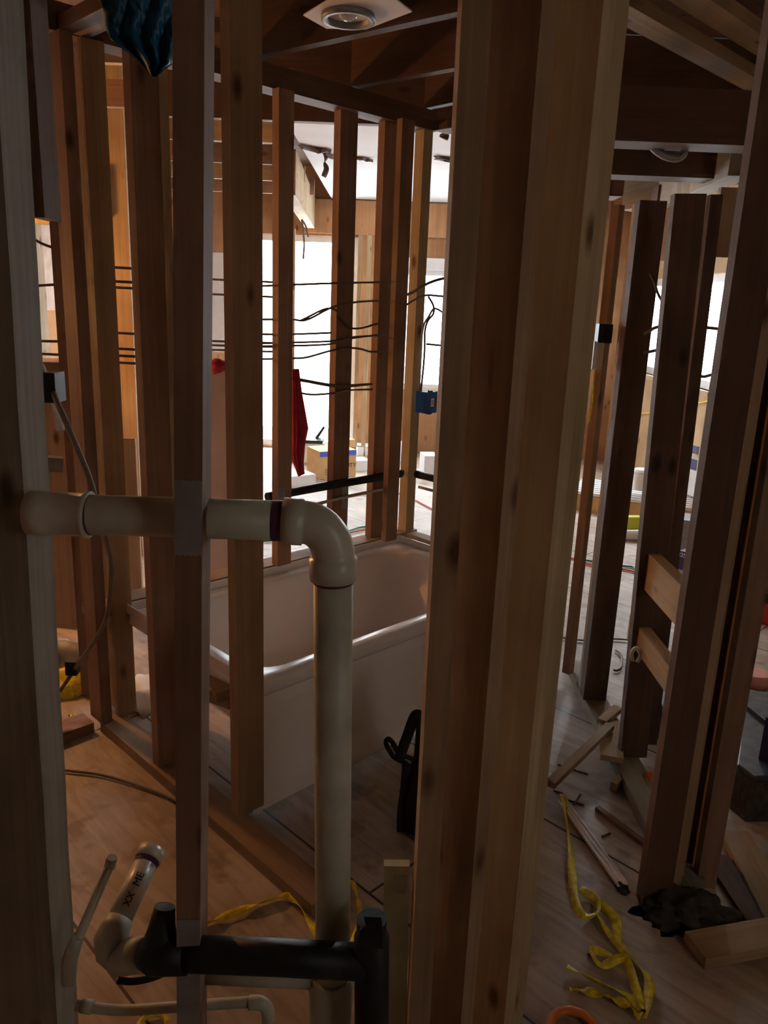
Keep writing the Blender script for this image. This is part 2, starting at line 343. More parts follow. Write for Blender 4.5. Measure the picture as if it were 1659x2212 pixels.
stud('thin tan stud squeezed against the pale corner stud', 240, 1350, 2.72, 45, .04, b, 'tan', .038, 2.2, group=GT)
stud('pale stud hidden behind the notched stud, narrow side showing', 372, 1050, 2.62, 45, .03, .03, 'pine', .038, 2.2, group=GB)
stud('reddish stud behind the tub foot, beside the black pipe\'s end', 600, 1150, 3.0, 45, b, a*.75, 'red', .46, 2.2, group=GB)
stud('dark stud in the middle of the wall behind the tub, with steel plate', 718, 1100, 3.27, 45, b, a, 'red', .46, 2.2, group=GB)
stud('wide brown stud left of a thin bright gap behind the tub', 803, 1100, 3.42, 45, b, a*1.05, 'red', .46, 2.2, group=GB)
stud('brown stud at the far tub corner, right of the thin bright gap', 836, 1100, 3.36, 45, .03, .07, 'red', .46, 2.2, group=GB)
stud('pale yellow stud carrying the blue electrical box', 878, 1100, 3.55, 45, .05, .055, 'yellow', .46, 2.2, group=GB)
stud('warm brown stud with whitened edge at the doorway wall\'s far end', 1278, 1350, 2.87, 0, .06, a, 'darkshade', .038, at(1365, 432, 2.87).z, group=GR)
stud('whitewashed narrow stud against the doorway wall\'s far end', 1272, 1350, 2.945, 0, .05, .02, 'pine', .038, at(1365, 432, 2.87).z, group=GR)  # plain pine colour, set behind the brown stud
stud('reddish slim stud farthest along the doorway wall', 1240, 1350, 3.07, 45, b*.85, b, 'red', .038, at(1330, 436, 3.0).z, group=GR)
stud('brown stud from which two pale blocks run to the doorway post', 1368, 1350, 2.5, 0, b, a, 'darkshade', .038, at(1480, 418, 2.5).z, lean=(-.03, 0), group=GR)
stud('brown stud behind a slit, above the upper block', 1462, 1050, 2.62, 0, .03, .036, 'darkshade', .038, at(1530, 418, 2.6).z, lean=(-.02, 0), group=GR)
R5 = stud('broad dark post board, largest piece of the doorway post', 1472, 1350, 1.86, 0, .038, .077, 'darkshade', 0, 2.4, group=GR)
q5 = at(1539, 1350, 1.95)
stud('orange-brown strip stud nailed behind the broad dark post board', 1528, 1350, 1.93, 0, .038, .036, 'tan', 0, 2.4, group=GR)  # lighter wood puts the lit look of the post strips into their colour
stud('second strip stud of the doorway post, past a dark crack', 1549, 1350, 1.97, 0, .06, .018, 'tan', 0, 2.4, group=GR)
stud('dark recessed stud within the doorway post', 1562, 1350, 2.04, 0, .05, .07, 'darkshade', 0, 2.4, group=GR)
stud('reddish outer stud of the doorway post', 1599, 1350, 2.0, 0, .05, .052, 'red', 0, 2.4, group=GR)
# far, lit studs through the gaps
GF = 'far studs against the insulated wall'
stud('honey-coloured far stud in the gap beside the corner stud', 82, 640, 4.9, 0, .05, .11, 'pine', 0, 2.3, group=GF)
stud('honey-coloured far stud showing between pale and brown studs', 284, 640, 4.6, 0, .13, .04, 'pine', 0, 2.6, group=GF)
stud('short thick stud ending above the left gap', 92, 400, 1.9, 0, .03, .085, 'darkshade', at(92, 470, 1.9).z, 2.5, group=GF, name='cut_stud')
stud('dull brown stud below the cut-off stud', 153, 640, 2.9, 0, .055, .09, 'red', 0.0, 2.3, group=GF)
stud('short orange-brown stud with slanted cut end near the ceiling', 1548, 480, 3.7, 0, .03, .07, 'tan', at(1550, 555, 3.7).z, at(1550, 404, 3.7).z, group=GF, name='cut_stud')
stud('light far stud beside the bright patio opening', 778, 700, 7.8, 0, .04, .05, 'pine', 0, 2.1, group=GF)
stud('light far stud second from the bright patio opening', 797, 700, 7.75, 0, .04, .06, 'yellow', 0, 2.1, group=GF)
stud('dark far stud seen above the tub end beside the patio opening', 636, 700, 7.4, 0, .05, .04, 'pine', 0, 2.1, group=GF)
# plates
def plate(label, p0, p1, z, w_=.089, h=.038, mat='red', name='bottom_plate', group=None):
    p0, p1 = Vector((*p0[:2], z+h/2)), Vector((*p1[:2], z+h/2)); d = (p1-p0).normalized()
    return tag(lumber(name, p0, p1, w_, h, Vector((-d.y, d.x, 0)), mat), label, 'plate', group)
q0 = P0 + UD*.045
plate('bottom plate on the floor under the tub-end studs', q0, q0+VD*1.17, 0, mat='tan')
plate('bottom plate running toward the camera-side corner stud', P0-UD*.02-VD*.05, P0-UD*.55-VD*.05, 0, mat='red')
plate('bottom plate on the floor along the doorway wall', (.855, 3.1), (.855, 1.78), 0, mat='grey')
plate('top plate over the wall behind the tub', P0-VD*.045-UD*.1, P0-VD*.045+UD*1.6, 2.2, mat='darkshade', name='top_plate')
plate('upper top plate stacked over the wall behind the tub', P0-VD*.045-UD*.1, P0-VD*.045+UD*1.6, 2.238, mat='darkshade', name='top_plate')
plate('top plate over the far end of the tub', P0+UD*1.62+VD*.0, P0+UD*1.62+VD*.9, 2.2, mat='darkshade', name='top_plate')
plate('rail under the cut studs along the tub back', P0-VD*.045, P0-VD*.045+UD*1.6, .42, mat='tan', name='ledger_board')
plate('top plate over the tub-end studs', q0+VD*.01, q0+VD*1.0, 2.2, mat='darkshade', name='top_plate')
plate('diagonal ceiling plate in the upper corner, lower of two', (.5, 2.36), (1.6, 3.46), 2.30, mat='tan', name='top_plate')
plate('diagonal ceiling plate in the upper corner, upper of two', (.62, 2.28), (1.72, 3.38), 2.33, mat='tan', name='top_plate')

# ------------------------------------------------------------ joists, beams, blocks
GJ = 'dark ceiling joists above the tub'
def joist(label, A, d, l0, l1, z, h=.19, th=.038, mat='rafter', name='ceiling_joist', group=None, cat='joist'):
    p0 = Vector((A[0], A[1], z+h/2)) + d*l0; p1 = Vector((A[0], A[1], z+h/2)) + d*l1
    return tag(lumber(name, p0, p1, th, h, Vector((-d.y, d.x, 0)), mat), label, cat, group)
J1 = fl(600, 100, 2.29); J2 = fl(740, 190, 2.29)
J1, J1q, J2, J2q = fl(600, 116, 2.29), fl(980, 33, 2.29), fl(740, 194, 2.29), fl(985, 150, 2.29)
VJ1, VJ2 = (J1q-J1).normalized(), (J2q-J2).normalized()
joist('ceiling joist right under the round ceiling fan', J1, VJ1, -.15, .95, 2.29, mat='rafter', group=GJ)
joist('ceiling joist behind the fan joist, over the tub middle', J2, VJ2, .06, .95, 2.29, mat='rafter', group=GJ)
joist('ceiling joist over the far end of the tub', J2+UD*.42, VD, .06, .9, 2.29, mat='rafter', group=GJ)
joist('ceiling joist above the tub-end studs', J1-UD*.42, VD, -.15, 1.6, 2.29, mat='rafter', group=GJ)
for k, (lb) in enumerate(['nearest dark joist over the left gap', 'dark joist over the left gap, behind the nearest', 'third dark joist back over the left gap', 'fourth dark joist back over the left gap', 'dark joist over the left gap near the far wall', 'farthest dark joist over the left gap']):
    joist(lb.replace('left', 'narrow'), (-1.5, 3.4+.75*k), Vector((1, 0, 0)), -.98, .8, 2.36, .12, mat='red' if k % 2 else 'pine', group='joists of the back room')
joist('dark header across the ceiling where white drywall begins', (-1.1, 4.02), Vector((1, 0, 0)), 0, 3.4, py(700, 266, 4.02).z, 2.71-py(700, 266, 4.02).z, .05, name='header_beam', cat='beam')  # header lengthened and raised to the roof to block far-room light
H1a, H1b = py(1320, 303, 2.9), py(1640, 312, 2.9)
joist('upper header over the doorway with pale underside', (H1a.x, 2.97), Vector((1, 0, 0)), 0, H1b.x-H1a.x, H1a.z, .17, .14, mat='darkshade', name='door_header', cat='beam')
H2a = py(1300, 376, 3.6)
joist('lower, farther header over the doorway', (H2a.x, 3.67), Vector((1, 0, 0)), 0, .95, H2a.z, .2, .14, mat='darkshade', name='door_header', cat='beam')
bb0, bb1 = py(1436, 452, 4.7), py(1600, 380, 3.4)
bb0.z += .12; bb1.z += .12
o = lumber('rough_beam', bb0, bb1, .1, .24, (1, 0, 0), 'grey', cuts=16, wob=.008); tag(o, 'rough pale waney-edged beam near the ceiling by the doorway', 'beam')
c0, c1 = py(1355, 425, 4.9), py(1440, 405, 4.7)
o = lumber('rough_beam', c0, c1, .16, .09, (0, 0, 1), 'grey', cuts=10, wob=.006); tag(o, 'short cracked pale block left of the hanging tapered duct', 'beam')
for (x0, y0, x1, y1, lb) in ((1312, 385, 1346, 424, 'dark block end tucked under the doorway header'), (1424, 398, 1466, 440, 'dark block end above the hanging tapered duct')):
    p, q = py(x0, y0, 4.6), py(x1, y1, 4.6)
    tag(link('ceiling_block', abox(bmesh.new(), p.x, q.x, 4.6, 4.8, q.z, p.z, .004), 'rafter'), lb, 'block')
# laminated beam in the far room
p, q = fl(640, 325, 2.44), fl(680, 425, 2.44)
d = (q-p).normalized(); e0 = p - d*.05; e1 = p + d*((YF-.02-p.y)/d.y)
bz = 2.44-.28
o = lumber('laminated_beam', Vector((e0.x-.045, e0.y, (bz+2.44)/2)), Vector((e1.x-.045, e1.y, (bz+2.44)/2)), .28, .09, (0, 0, 1), 'pine'); tag(o, 'pale laminated beam under the white ceiling running to the far wall', 'beam')
# far upper band over the openings
bm = abox(bmesh.new(), -.9, 1.2, YF-.03, YF-.005, 2.12, 2.43); struct('wall_far_header', bm, 'osb')
# blocks between doorway studs
GK = 'blocks between the doorway studs'
def block(label, A, B, C_, D_, X, mat='pine'):
    a_, b_, c_, d_ = [px(*p, X) for p in (A, B, C_, D_)]
    h = ((a_.z-b_.z)+(c_.z-d_.z))/2
    p0 = (a_+b_)/2; p1 = (c_+d_)/2; p0.x += .019; p1.x += .019; z = (p0.z+p1.z)/2; p0.z = p1.z = z
    return tag(lumber('stud_block', p0, p1, h, .038, (0, 0, 1), mat), label, 'block', GK)
block('upper pale block between the doorway studs, cracked at its corner', (1385, 1184), (1381, 1268), (1474, 1262), (1460, 1345), .84)
block('lower pale block between the doorway studs', (1357, 1350), (1352, 1400), (1450, 1415), (1440, 1470), .84)

# ------------------------------------------------------------ bathtub
def tub():
    u0, u1, v0, v1 = .115, 1.475, .012, .735
    def P(u_, v_, z): return P0 + UD*u_ + VD*v_ + Vector((0, 0, z))
    t = root('bathtub', P((u0+u1)/2, (v0+v1)/2, 0), 'white alcove bathtub with dusty apron, standing between the stud walls', 'bathtub')
    def rr(cu, cv, hu, hv, r, z, n=7):
        o = []
        for q, (sx, sy) in enumerate(((1, 1), (-1, 1), (-1, -1), (1, -1))):
            for k in range(n):
                a_ = math.pi/2*(q + k/(n-1)); o.append(P(cu+sx*(hu-r)+r*math.cos(a_), cv+sy*(hv-r)+r*math.sin(a_), z))
        return o
    cu, cv, hu, hv = (u0+u1)/2, (v0+v1)/2, (u1-u0)/2, (v1-v0)/2
    ring = [rr(cu, cv, hu-.01, hv-.004, .02, .375), rr(cu, cv, hu, hv+.004, .025, .385), rr(cu, cv, hu, hv+.004, .025, .41), rr(cu, cv, hu-.006, hv-.002, .025, .424), rr(cu, cv, hu-.014, hv-.012, .03, .428),
            rr(cu, cv+.0, hu-.075, hv-.05, .10, .425), rr(cu, cv, hu-.088, hv-.062, .10, .412), rr(cu+.0, cv, hu-.10, hv-.07, .11, .36),
            rr(cu-.03, cv, hu-.17, hv-.10, .12, .16), rr(cu-.04, cv, hu-.22, hv-.14, .12, .11), rr(cu-.04, cv, hu-.34, hv-.22, .08, .10)]
    bm = bmesh.new(); R = [[bm.verts.new(p) for p in r_] for r_ in ring]
    for i in range(len(R)-1):
        for k in range(len(R[0])): bm.faces.new((R[i][k], R[i][(k+1) % len(R[0])], R[i+1][(k+1) % len(R[0])], R[i+1][k]))
    bm.faces.new(R[-1])
    ba = part('basin', bm, 'tub', t, True)
    md = ba.modifiers.new('shell', 'SOLIDIFY'); md.thickness = .006; md.offset = -1
    bm = bmesh.new(); prof = [(v1-.008, .38), (v1+.002, .34), (v1+.004, .12), (v1+.012, .07), (v1+.014, .012), (v1-.004, .012), (v1-.014, .12), (v1-.016, .38)]
    L_ = [bm.verts.new(P(u0+.004, v_, z)) for v_, z in prof]; Q_ = [bm.verts.new(P(u1-.004, v_, z)) for v_, z in prof]
    bm.faces.new(L_); bm.faces.new(Q_[::-1])
    for k in range(len(prof)): j = (k+1) % len(prof); bm.faces.new((L_[k], L_[j], Q_[j], Q_[k]))
    part('apron', bm, 'tub', t)
    bm = bmesh.new()
    box(bm, P(u0, .006, .437), P(u1, .006, .437), .034, .005, (0, 0, 1), .001)
    box(bm, P(u1-.004, .006, .437), P(u1-.004, v1-.05, .437), .034, .005, (0, 0, 1), .001)
    box(bm, P(u0+.003, .006, .437), P(u0+.003, v1-.06, .437), .034, .005, (0, 0, 1), .001)
    part('nailing_flange', bm, 'tub', t)
    bm = bmesh.new(); tube(bm, [P(u0+.30, cv, .099), P(u0+.30, cv, .104)], .028, 20); part('drain', bm, 'steel', t)
    return t
tub()
# board leaning behind the tub wall, ledgers and scraps by its foot
p0, p1 = at(444, 800, 3.42), at(560, 800, 3.42)
bm = abox(bmesh.new(), p0.x, p1.x, p0.y, p0.y+.014, .0, p0.z); tag(link('drywall_sheet', bm, 'drywall'), 'pinkish drywall sheet standing behind the tub wall', 'drywall')
tag(lumber('ledger_board', P0+UD*1.54+VD*.02+Vector((0, 0, .44)), P0+UD*1.54+VD*.8+Vector((0, 0, .44)), .038, .06, (0, 0, 1), 'tan'), 'short ledger across the far end of the tub', 'board')
tag(lumber('support_block', at(462, 1440, 2.3), at(492, 1500, 2.1), .07, .03, (1, 0, .2), 'pine'), 'pale wedge-shaped scrap under the tub rim', 'board')
tag(lumber('support_block', at(455, 1502, 2.2), at(505, 1520, 2.1), .035, .03, (1, 0, 0), 'tan'), 'thin scrap stick lying below the wedge-shaped scrap', 'board')

# ------------------------------------------------------------ plumbing in the near wall
def pipes():
    Y = 1.122
    A = lambda x, y, Y_=Y: py(x, y, Y_)
    top = root('vent_pipe', A(720, 2100), 'dusty white plastic drain pipe turning down through a sweeping elbow', 'pipe')
    R = .0302
    bm = bmesh.new(); tube(bm, [A(72, 1108), A(195, 1112), A(372, 1117), A(440, 1120), A(616, 1125)], R, 28); hp = part('horizontal_pipe', bm, 'pipedirty', top)
    bm = bmesh.new(); tube(bm, [A(590, 1124.5), A(618, 1125.5)], R+.0006, 28, False); sub('primer_band', bm, 'primer', hp)
    bm = bmesh.new(); tube(bm, [A(66, 1108), A(100, 1109), A(104, 1109), A(183, 1111.5), A(186, 1111.5), A(195, 1112)], R, 28, radii=[.034, .034, .0325, .0325, .035, .035]); part('coupling', bm, 'pipe', top)
    bm = bmesh.new(); tube(bm, [A(195, 1112), A(199, 1112)], R+.0008, 28, False); sub('primer_band', bm, 'primer', hp)
    a0, a1, b0, b1 = A(612, 1125.5), A(655, 1128), A(720, 1203), A(720, 1250)
    pts = [a0, a0.lerp(a1, .97), a1]; rad = [.0352, .0352, .0325]
    cx = a1 + Vector((0, 0, b0.z-a1.z)); 
    for k in range(1, 12):
        t_ = math.pi/2*k/12; pts.append(Vector((a1.x + (b0.x-a1.x)*math.sin(t_), Y, b0.z + (a1.z-b0.z)*math.cos(t_)))); rad.append(.0325)
    pts += [b0, b0+Vector((0, 0, -.002)), b1]; rad += [.0325, .0365, .0362]
    bm = bmesh.new(); tube(bm, pts, R, 32, radii=rad); part('elbow', bm, 'pipe', top)
    bm = bmesh.new(); tube(bm, [A(720, 1240), A(719, 1700), A(718.5, 2110, Y+.004)], R, 32); vp = part('vertical_pipe', bm, 'pipedirty', top)
    bm = bmesh.new(); tube(bm, [A(720, 1249), A(720, 1258)], R+.0006, 32, False); sub('primer_band', bm, 'primer', vp)
    bm = bmesh.new(); e = A(716, 2105, Y+.004); tube(bm, [e, e+Vector((0, 0, -.012)), e+Vector((0, 0, -.014)), e+Vector((-.004, 0, -.30))], R, 32, radii=[.036, .036, .0395, .0395]); part('tee', bm, 'pipedirty', top)
    e2 = A(716, 2115, Y+.004); bm = bmesh.new(); tube(bm, [e2+Vector((0, 0, .0)), A(560, 2108, Y+.01), A(430, 2102, Y+.012)], .018, 24); part('branch_pipe', bm, 'pipedirty', top)
    # black pipe across, with its tee
    Yb = 1.058
    t2 = root('black_drain_pipe', A(620, 2070, Yb), 'black plastic drain pipe crossing in front of the white one, low down', 'pipe')
    bm = bmesh.new(); tube(bm, [A(400, 2060, Yb), A(600, 2068, Yb), A(790, 2078, Yb)], .0285, 28); part('horizontal_pipe', bm, 'black', t2)
    bm = bmesh.new(); tube(bm, [A(803, 1985, Yb), A(803, 2020, Yb), A(803, 2024, Yb), A(803, 2400, Yb)], .0285, 28, radii=[.0245, .0245, .029, .029]); part('vertical_pipe', bm, 'black', t2)
    bm = bmesh.new(); poly(bm, [A(786, 1980, Yb-.03), A(824, 1982, Yb-.03), A(828, 2050, Yb-.03), A(770, 2045, Yb-.03), A(778, 2010, Yb-.03), A(790, 2000, Yb-.03)], Vector((0, .006, 0))); part('bracket', bm, 'black', t2)
    bm = bmesh.new(); tube(bm, [A(356, 1958, Yb+.03), A(350, 2000, Yb+.02), A(346, 2040, Yb+.01), A(342, 2085, Yb+.01)], .03, 24, radii=[.017, .022, .03, .024]); part('wye_fitting', bm, 'black', t2)
    bm = bmesh.new(); tube(bm, [A(312, 2062, Yb+.01), A(330, 2062, Yb+.005), A(405, 2062, Yb)], .031, 24, radii=[.024, .033, .031]); part('rubber_sleeve', bm, 'black', t2)
    bm = bmesh.new(); ribbon(bm, [A(254, 2118, Yb), A(290, 2120, Yb), A(330, 2112, Yb), A(365, 2098, Yb)], .012, .004); part('rubber_flap', bm, 'black', t2)
    # capped stub with its elbow
    t3 = root('capped_pipe', A(250, 2080, 1.15), 'capped white pipe stub with printed lettering, leaning up from an elbow', 'pipe')
    s0, s1_ = A(246, 2012, 1.14), A(322, 1852, 1.27)
    bm = bmesh.new(); tube(bm, [s0, s1_], .0222, 24); sp = part('stub_pipe', bm, 'pipe', t3)
    d_ = (s1_-s0).normalized(); bm = bmesh.new(); tube(bm, [s1_-d_*.006, s1_+d_*.016, s1_+d_*.0165], .026, 24, radii=[.0255, .0255, .021]); part('cap', bm, 'pipe', t3)
    bm = bmesh.new(); tube(bm, [s1_-d_*.016, s1_-d_*.006], .0228, 24, False); sub('primer_band', bm, 'primer', sp)
    bm = bmesh.new(); tube(bm, [s0+d_*.02, s0+d_*.0, s0-d_*.012, A(243, 2050, 1.13), A(262, 2068, 1.12), A(300, 2062, 1.10), A(318, 2062, 1.09)], .027, 24, radii=[.026, .027, .029, .031, .031, .029, .0285]); part('elbow', bm, 'pipedirty', t3)
    rt = R_*1.0; nrm = (CAM-(s0+s1_)/2); nrm = (nrm-d_*nrm.dot(d_)).normalized(); yv = nrm.cross(d_)
    for f_, sz, bd in ((.35, .018, 'XX'), (.62, .020, 'ME'),):
        text('print', bd, sz, s0.lerp(s1_, f_)+nrm*.0228, d_, yv, 'ink', sp)
    # thin supply stubs
    t4 = root('supply_pipe', A(155, 2100, 1.12), 'slim white water pipe with a cap, rising beside the thick capped stub', 'pipe')
    bm = bmesh.new(); tube(bm, catmull([A(150, 2115, 1.12), A(153, 2070, 1.12), A(166, 2035, 1.12), A(200, 1955, 1.15), A(238, 1868, 1.20)], 6), .0082, 16); part('supply_tube', bm, 'pipe', t4)
    bm = bmesh.new(); tube(bm, [A(237, 1872, 1.2), A(241, 1856, 1.2), A(242, 1852, 1.2)], .011, 16, radii=[.0105, .0105, .009]); part('cap', bm, 'pipe', t4)
    bm = bmesh.new(); tube(bm, [A(148, 2120, 1.12), A(151, 2072, 1.12), A(162, 2040, 1.12), A(170, 2022, 1.122)], .013, 16, radii=[.013, .014, .012, .0105]); part('elbow', bm, 'pipedirty', t4)
    t5 = root('supply_pipe', A(400, 2170, 1.14), 'slim white water pipe running level along the very bottom', 'pipe')
    bm = bmesh.new(); tube(bm, catmull([A(165, 2172, 1.15), A(260, 2182, 1.15), A(370, 2176, 1.15), A(480, 2168, 1.15), A(552, 2165, 1.15), A(572, 2172, 1.15), A(579, 2195, 1.15), A(580, 2260, 1.15)], 6), .0095, 16); part('supply_tube', bm, 'pipedirty', t5)
    bm = bmesh.new(); tube(bm, catmull([A(538, 2166, 1.15), A(560, 2166, 1.15), A(576, 2178, 1.15), A(580, 2205, 1.15)], 6), .0125, 16); part('elbow', bm, 'pipedirty', t5)
    bm = bmesh.new(); tube(bm, [A(176, 2172, 1.15), A(200, 2176, 1.15)], .0125, 16); part('coupling', bm, 'pipedirty', t5)
pipes()
# steel plates nailed on the notched stud
def nailplate(st, y0, y1, xm, r, wd, side_off=0, up=None):
    z0_ = at(xm, y0, r).z; z1_ = at(xm, y1, r).z; inv = st.matrix_basis.inverted()
    lz0 = (inv @ at(xm, y0, r)).z; lz1 = (inv @ at(xm, y1, r)).z
    bm = bmesh.new(); yy = (.089 if st is s4 else .0)/2
    teeth = 10; pts = []
    x0, x1 = -wd/2, wd/2
    for k in range(teeth+1): pts.append(Vector((x0+(x1-x0)*k/teeth, yy+.0003, lz0 + (.0012 if k % 2 else -.0004))))
    for k in range(teeth+1): pts.append(Vector((x1-(x1-x0)*k/teeth, yy+.0003, lz1 + (.0012 if k % 2 else -.0012))))
    poly(bm, pts, Vector((0, .0014, 0)))
    o = link('nail_plate', bm, 'steel'); o.parent = st; return o
nailplate(s4, 1050, 1216, 407, 1.05, .0372); nailplate(s4, 2026, 2330, 405, 1.05, .0372)
# pale leaning strip with tape by the tan printed stud
c0, c1 = at(849, 2330, 1.22), at(857, 1864, 1.22)
lb = lumber('leaning_board', c0, c1, .047, .018, (1, 0, 0), 'green'); tag(lb, 'short greenish-cream board standing beside the printed stud', 'board')
cc = at(864, 1906, 1.195); bm = abox(bmesh.new(), cc.x-.013, cc.x+.013, cc.y-.004, cc.y, cc.z-.022, cc.z+.018, .002); tag(link('tape_piece', bm, 'tape'), 'clear plastic sleeve stuck on the greenish-cream board', 'tape')

# ------------------------------------------------------------ pipes and cables behind the tub
def run(name, pts, r, mat, label, cat, group=None, off=-.03, seg=8, f=None):
    P_ = [f(*p) if f else onw(p[0], p[1], off) for p in pts]
    bm = bmesh.new(); tube(bm, catmull(P_, 6), r, seg); return tag(link(name, bm, mat), label, cat, group)
run('black_pipe', [(577, 1074), (605, 1068), (733, 1045), (855, 1025), (866, 1023)], .018, 'black', 'black plastic pipe running through the studs behind the tub', 'pipe', seg=16)
e = onw(866, 1023, -.03)
bm = bmesh.new(); e2 = at(900, 1024, 3.58); tube(bm, [e2, e2+VD*.4], .018, 16); tag(link('black_pipe', bm, 'black'), 'black pipe piece past the blue-box stud at the tub end', 'pipe')
run('copper_pipe', [(640, 1100), (673, 1092), (748, 1073), (848, 1052)], .007, 'wirew', 'thin pale water line below the black pipe behind the tub', 'pipe', seg=12)
bm = bmesh.new(); e2 = at(905, 1052, 3.56); tube(bm, [e2, e2+VD*.35], .007, 12); tag(link('copper_pipe', bm, 'wirew'), 'thin pale water line past the blue-box stud', 'pipe')
GW = 'cables strung through the studs behind the tub'
runs = [('topmost', [(560, 618), (631, 615), (717, 612), (760, 611), (855, 609)]),
        ('sagging, second from top', [(560, 690), (629, 690), (662, 691), (717, 664), (759, 654), (810, 650), (854, 652)]),
        ('third from top', [(650, 692), (717, 666), (759, 709), (825, 697)]),
        ('fourth from top', [(560, 722), (629, 722), (715, 719)]),
        ('fifth from top', [(560, 742), (629, 740), (715, 737), (757, 731), (827, 722)]),
        ('sixth from top', [(560, 748), (629, 747), (715, 743), (757, 729), (830, 724)]),
        ('kinked, seventh from top', [(560, 776), (629, 774), (662, 772), (717, 757), (756, 752), (780, 754), (804, 760), (852, 757)]),
        ('third from bottom', [(590, 812), (631, 816), (715, 831), (754, 832), (804, 829)]),
        ('second from bottom', [(590, 816), (632, 820), (665, 825), (715, 834), (754, 835), (804, 830)]),
        ('lowest', [(590, 838), (631, 844), (668, 852), (714, 850), (753, 843), (804, 841)])]
for nm, pts in runs:
    run('electric_cable', pts, .0042, 'wire', nm+' of the cables strung through the studs behind the tub', 'cable', GW)
GL = 'cables crossing the gaps at the tub end'
for k, (nm, pts) in enumerate([('highest', [(440, 600), (470, 604), (600, 610)]), ('second highest', [(440, 634), (470, 636), (600, 642)]), ('middle', [(440, 734), (470, 737), (600, 741)]), ('second lowest', [(440, 744), (470, 746), (600, 750)]), ('lowest', [(440, 754), (470, 756), (600, 760)])]):
    run('electric_cable', pts, .004, 'wire', nm+' dark cable crossing the gap beside the drywall sheet', 'cable', GL, f=lambda x, y: at(x, y, 3.2-(x-440)/160*.17))
for nm, y in (('topmost', 578), ('second', 608), ('third', 621), ('fourth', 719), ('fifth', 753), ('sixth', 768), ('lowest', 783)):
    run('electric_cable', [(235, y-1), (270, y+1), (305, y+3)], .0042, 'wire', nm+' cable across the honey-coloured gap between pale and brown studs', 'cable', 'cables across the honey-coloured gap', f=lambda x, y_: at(x, y_, 2.71))
for nm, pts in (('sloping top', [(66, 512), (100, 530), (172, 552)]), ('upper', [(66, 618), (100, 616), (172, 612)]), ('lower', [(66, 735), (100, 737), (172, 738)]), ('lowest', [(66, 762), (100, 765), (172, 768)])):
    run('electric_cable', pts, .0045, 'wire', nm+' cable in front of the insulation by the corner stud', 'cable', 'cables before the insulation', f=lambda x, y: at(x, y, 2.95))
fb = lambda x, y: at(x, y, 3.5)
run('electric_cable', [(868, 640), (890, 632), (925, 612), (955, 602), (980, 598)], .006, 'wire', 'thick dark cable rising past the top of the blue-box stud', 'cable', f=fb)
run('electric_cable', [(868, 665), (895, 648), (920, 638), (955, 640), (975, 641)], .0045, 'wire', 'dark cable pulled level through the blue-box stud', 'cable', f=fb)
run('electric_cable', [(925, 640), (936, 660), (936, 678), (925, 692), (918, 715), (917, 760), (914, 800), (909, 846)], .0045, 'wire', 'looped cable dropping down into the blue electrical box', 'cable', f=lambda x, y: at(x, y, 3.47))
run('electric_cable', [(958, 676), (945, 668), (936, 668), (926, 684), (915, 705), (908, 760), (905, 846)], .0045, 'wirew', 'pale cable curving down beside the looped one to the blue box', 'cable', f=lambda x, y: at(x, y, 3.475))
run('electric_cable', [(920, 743), (950, 746), (975, 748)], .0045, 'wire', 'single short cable beyond the pale cable, over the window', 'cable', f=fb)
def ebox():
    c = at(921, 868, 3.45); t = root('electrical_box', c, 'bright blue electrical box with a barcode label on the yellow stud', 'electrical box')
    d1 = Vector((S, S, 0)); 
    bm = bmesh.new(); box(bm, c+Vector((0, 0, -.046)), c+Vector((0, 0, .046)), .07, .062, d1, .003); bb = part('box_body', bm, 'blue', t)
    bm = bmesh.new(); box(bm, c+Vector((0, 0, .046))+VD*.02, c+Vector((0, 0, .052))+VD*.02, .02, .012, d1, .001); part('mounting_ear', bm, 'blue', t); bm = bmesh.new(); box(bm, c+Vector((0, 0, -.052))+VD*.02, c+Vector((0, 0, -.046))+VD*.02, .02, .012, d1, .001); part('mounting_ear', bm, 'blue', t)
    n_ = VD; f0 = c + n_*.0313 + d1*.005
    bm = bmesh.new(); box(bm, f0+Vector((0, 0, -.018)), f0+Vector((0, 0, .018)), .02, .001, d1, 0); lbm = part('label', bm, 'white', t)
    bm = bmesh.new()
    for k in range(7): box(bm, f0+n_*.0007+Vector((0, 0, -.010+k*.0032)), f0+n_*.0007+Vector((0, 0, -.0086+k*.0032)), .014, .0006, d1, 0)
    sub('barcode', bm, 'ink', lbm)
ebox()

